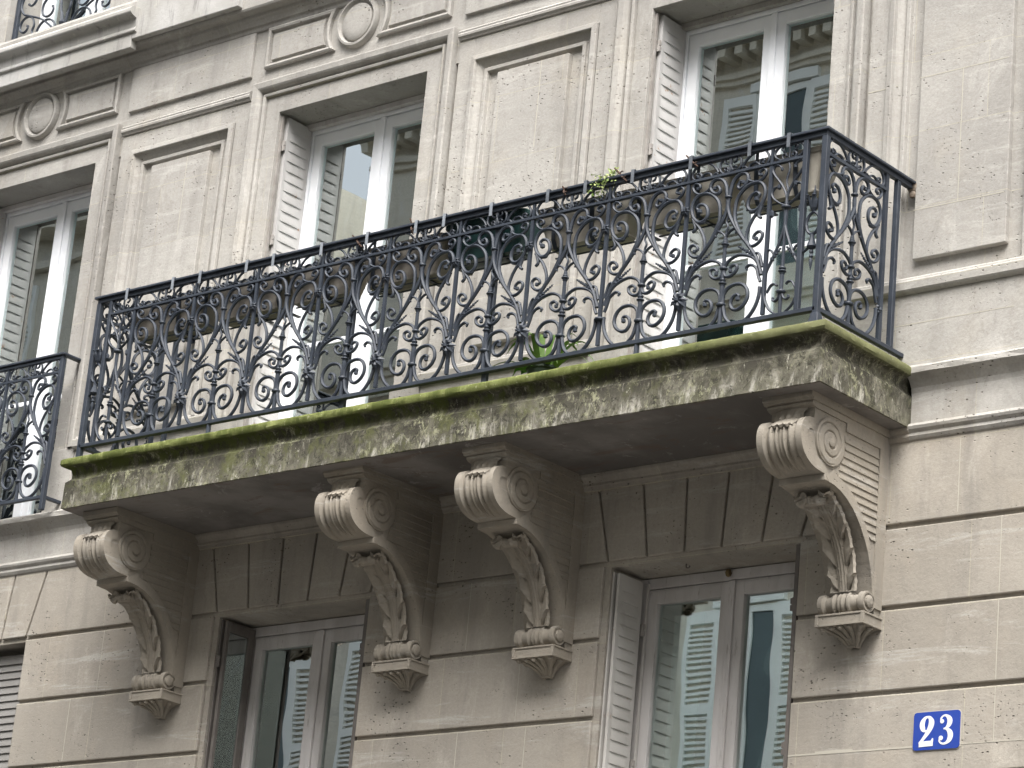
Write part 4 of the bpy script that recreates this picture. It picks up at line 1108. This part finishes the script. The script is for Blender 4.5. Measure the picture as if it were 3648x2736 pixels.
for i, (x, y, z, dx, dz, lb) in enumerate(((1.845,-.70,.872,.05,-.07,'dry brown twig lodged on the handrail near the white middle door'), (3.470,-.70,.900,.055,-.075,'dry brown twig sticking up from the handrail beside the green sprig'), (3.875,-.70,.880,.05,-.065,'dry brown twig poking over the handrail before the right glazed door'), (3.165,-.71,.865,.012,-.045,'tiny pale dry twig clinging to the handrail left of the sprig'), (2.212,-.70,.890,.018,-.085,'dry brown twig standing on the handrail left of the green planter'))):
    m = MB(); q = cr([(x-dx*.3, y, z), (x+dx*.2, y+.01, z+dz*.4), (x+dx*.6, y+.0, z+dz*.7), (x+dx, y+.01, z+dz)], 3); m.sweep(q, (0,1,0), .0048, .0048, (.6,.8), 5)
    m.sweep(cr([q[3], q[3]+Vector((.012,-.006,.006)), q[3]+Vector((.028,-.010,.004))], 3), (0,1,0), .003, .003, (1,.4), 5)
    m.sweep(cr([q[6], q[6]+Vector((.014,-.01,-.010)), q[6]+Vector((.030,-.012,-.006))], 3), (0,1,0), .003, .003, (1,.4), 5)
    o = m.build('dry_twig', TWIG); tag(o, lb, 'twig', 'dry twigs on the handrail')

# ================================================================== HOUSE NUMBER
num = thing('house_number_plaque', 'blue enamel plaque with the white number 23 on the stone wall', 'house number', (4.853, -.004, -1.636))
m = MB(); x0, x1, z0, z1, c_ = 4.7425, 4.9665, -1.7165, -1.5565, .013
m.prism([(x0+c_,z0),(x1-c_,z0),(x1-.004,z0+.005),(x1,z0+c_),(x1,z1-c_),(x1-.004,z1-.004),(x1-c_,z1),(x0+c_,z1),(x0+.004,z1-.004),(x0,z1-c_),(x0,z0+c_),(x0+.004,z0+.004)], -.006, .001)
child(m, 'plate', BLUE, num, .0015, 2)
m = MB(); e = .004
m.prism([(x0+c_-e,z0-e),(x1-c_+e,z0-e),(x1+e,z0+c_-e),(x1+e,z1-c_+e),(x1-c_+e,z1+e),(x0+c_-e,z1+e),(x0-e,z1-c_+e),(x0-e,z0+c_-e)], -.0022, .0005); child(m, 'mortar_bed', MORTAR, num)
# digits drawn in plate units: x 0..1 across, y 0..1 up (from the picture, squared up)
def dig(pts, name):
    q = cr([(a, b, 0) for a, b in pts + [pts[0]]], 3)[:-1]
    m = MB(); m.prism([(x0 + (x1-x0)*p.x, z0 + (z1-z0)*p.y) for p in q], -.0085, -.0055); return child(m, name, WHITE, num)
def ribbon_digit(name, strokes, balls):
    m = MB()
    for n_, st in enumerate(strokes):
        q = cr([(a, b, w_) for a, b, w_ in st], 6); L, R = [], []
        for i, p in enumerate(q):
            t = q[min(i+1, len(q)-1)] - q[max(0, i-1)]; t.z = 0
            t = Vector((t.x*(x1-x0), t.y*(z1-z0))).normalized(); nn = Vector((-t.y, t.x))
            c = Vector((x0+(x1-x0)*p.x, z0+(z1-z0)*p.y)); L.append(c + nn*p.z*(x1-x0)); R.append(c - nn*p.z*(x1-x0))
        y_ = -.0072 - .0003*n_
        rows = [[(l.x, -.005, l.y), (l.x, y_, l.y), (r.x, y_, r.y), (r.x, -.005, r.y)] for l, r in zip(L, R)]
        m.grid(rows, False)
    for i, (a, b, r) in enumerate(balls):
        c = (x0+(x1-x0)*a, z0+(z1-z0)*b); r *= (x1-x0)
        m.prism([(c[0]+r*math.cos(A), c[1]+r*math.sin(A)) for A in [j*math.pi/10 for j in range(20)]], -.0082-.0002*i, -.005)
    return child(m, name, WHITE, num)
ribbon_digit('digit_two', [[(.275,.505,.012),(.235,.50,.035),(.205,.56,.055),(.19,.66,.058),(.21,.77,.05),(.26,.845,.03),(.31,.855,.03),(.365,.815,.05),(.385,.72,.06),(.375,.62,.058),(.33,.50,.048),(.27,.36,.036),(.20,.25,.028),(.145,.19,.02)],
    [(.12,.165,.045),(.22,.165,.048),(.34,.165,.048),(.445,.165,.048)], [(.425,.225,.012),(.4,.265,.010)][2:]], []) if False else None
ribbon_digit('digit_two', [[(.285,.515,.008),(.255,.50,.022),(.215,.545,.045),(.19,.64,.052),(.20,.74,.048),(.245,.835,.030),(.30,.865,.020),(.35,.84,.034),(.385,.75,.055),(.385,.66,.058),(.355,.55,.052),(.295,.42,.040),(.225,.30,.030),(.165,.205,.026),(.145,.16,.022)],
    [(.135,.155,.050),(.24,.160,.050),(.34,.163,.050),(.438,.165,.050)], [(.405,.19,.030),(.420,.25,.020),(.428,.30,.008)]], [])
ribbon_digit('digit_three', [[(.600,.745,.012),(.595,.80,.018),(.640,.865,.014),(.700,.870,.022),(.765,.80,.045),(.785,.71,.052),(.760,.61,.042),(.705,.545,.020),(.655,.525,.012)],
    [(.665,.535,.014),(.725,.515,.024),(.785,.44,.048),(.808,.34,.054),(.785,.23,.046),(.725,.155,.026),(.66,.135,.018),(.60,.165,.016),(.570,.22,.014),(.575,.255,.012)]], [(.618,.725,.040), (.605,.285,.044)])

# ================================================================== THE OTHER SIDE OF THE STREET (seen in the window glass)
CREAM = stone('cream_facade', (.82,.775,.665), (.76,.715,.61), .2, .2, (.72,.67,.56), .1)
WSH = simple('white_louvred_shutter', (.90,.92,.89), (.84,.86,.83), .6, 4)
DGLS = simple('dark_window', (.035,.06,.065), (.05,.085,.09), .15, 1, .0001, 0, .6)
ZINC = simple('zinc_roof', (.22,.24,.26), (.17,.19,.21), .5, 2)
op = thing('facing_building', 'cream apartment building with white louvred shutters across the street, reflected in the windows', 'building', (2, -12.5, -5.9))
Y0 = -12.5; cols = [-8.8+3.02*j for j in range(0, 7)]; tops = (.35, 3.2, 6.05, 8.93)
m = MB(); m.box(-11.6, 21, -22, Y0, -5.9, 9.6); child(m, 'wall', CREAM, op)
m = MB()
for z in (.95, 3.62, 6.55): m.box(-11.65, 21, Y0-.01, Y0+.10, z, z+.12); m.box(-11.65, 21, Y0-.01, Y0+.05, z-.07, z)
m.box(-11.8, 21, Y0-.01, Y0+.06, 9.08, 9.14); m.box(-11.8, 21, Y0-.01, Y0+.10, 9.14, 9.20); m.box(-11.9, 21, Y0-.01, Y0+.34, 9.48, 9.60); m.box(-11.9, 21, Y0-.01, Y0+.40, 9.60, 9.70)
x = -11.8
while x < 6: m.box(x, x+.09, Y0-.01, Y0+.27, 9.33, 9.479); x += .19
child(m, 'cornice', CREAM, op)
m = MB(); m.hexa([(-11.7,-21,9.7),(21,-21,9.7),(21,Y0,9.7),(-11.7,Y0,9.7)], [(-11.7,-20,10.3),(21,-20,10.3),(21,Y0-1.6,10.3),(-11.7,Y0-1.6,10.3)]); child(m, 'roof', ZINC, op)
def oshut(mb, xa, xb, za, zb_, y0):
    mb.box(xa, xa+.05, y0, y0+.05, za, zb_); mb.box(xb-.05, xb, y0, y0+.05, za, zb_); mb.box(xa+.05, xb-.05, y0, y0+.05, zb_-.12, zb_); mb.box(xa+.05, xb-.05, y0, y0+.05, za, za+.1); mb.box(xa+.05, xb-.05, y0, y0+.05, (za+zb_)/2-.05, (za+zb_)/2+.05)
    z = za+.12
    while z < zb_-.14: mb.box(xa+.05, xb-.05, y0+.012, y0+.04, z, z+.028); z += .062
hw, sw, hh_ = .36, .42, 2.05
def first_window(root):
    mw = MB(); mw.box(-hw, hw, -.01, .004, -hh_, 0); o = mw.build('window', DGLS, root)
    mf = MB()
    for a in (-hw, hw-.06, -.035): mf.box(a, a+.06, 0, .03, -hh_, 0)
    mf.box(-hw, hw, 0, .028, -.07, 0); mf.box(-hw-.08, hw+.08, 0, .06, .02, .12); mf.build('window_frame', WSH, o)
    for a in (-hw-sw, hw):
        ms = MB(); oshut(ms, a, a+sw, -hh_, 0, .002); ms.build('shutter', WSH, o)
    return o
w0 = first_window(op); n_ = 0
for tp in (.45, 3.3):
    o = dup(w0, op); o.location = Vector((-10.52, Y0, tp)) - Vector(op.location)
for cx in cols:
    for tp in tops:
        o = w0 if n_ == 0 else dup(w0, op); n_ += 1
        o.location = Vector((cx+.02, Y0, tp)) - Vector(op.location)
op2 = thing('facing_corner_building', 'cream building further along the street, reflected in the left windows', 'building', (-17, -13.2, -5.9))
m = MB(); m.box(-40, -13.3, -22, -12.62, -5.9, 9.6); m.box(-13.3, -11.62, -22, -12.62, -5.9, 8.1); child(m, 'wall', CREAM, op2)
m = MB(); m.box(-40, -13.2, -12.63, -12.3, 9.42, 9.6); m.box(-40, -13.25, -12.63, -12.5, 9.0, 9.1); m.box(-40, -11.62, -12.63, -12.5, 6.5, 6.65); child(m, 'cornice', CREAM, op2)
m = MB(); m.hexa([(-13.29,-21,8.1),(-11.62,-21,8.1),(-11.62,-12.7,8.1),(-13.29,-12.7,8.1)], [(-13.29,-20,9.3),(-11.62,-20,9.3),(-11.62,-14.4,9.3),(-13.29,-14.4,9.3)]); child(m, 'roof', ZINC, op2)
for cx in (-12.59, -15.5, -18.7, -21.8):
    for tp in (.35, 3.2, 6.05, 8.8):
        if cx > -13 and tp > 7: continue
        o = dup(w0, op2); o.location = Vector((cx, -12.62, tp)) - Vector(op2.location)
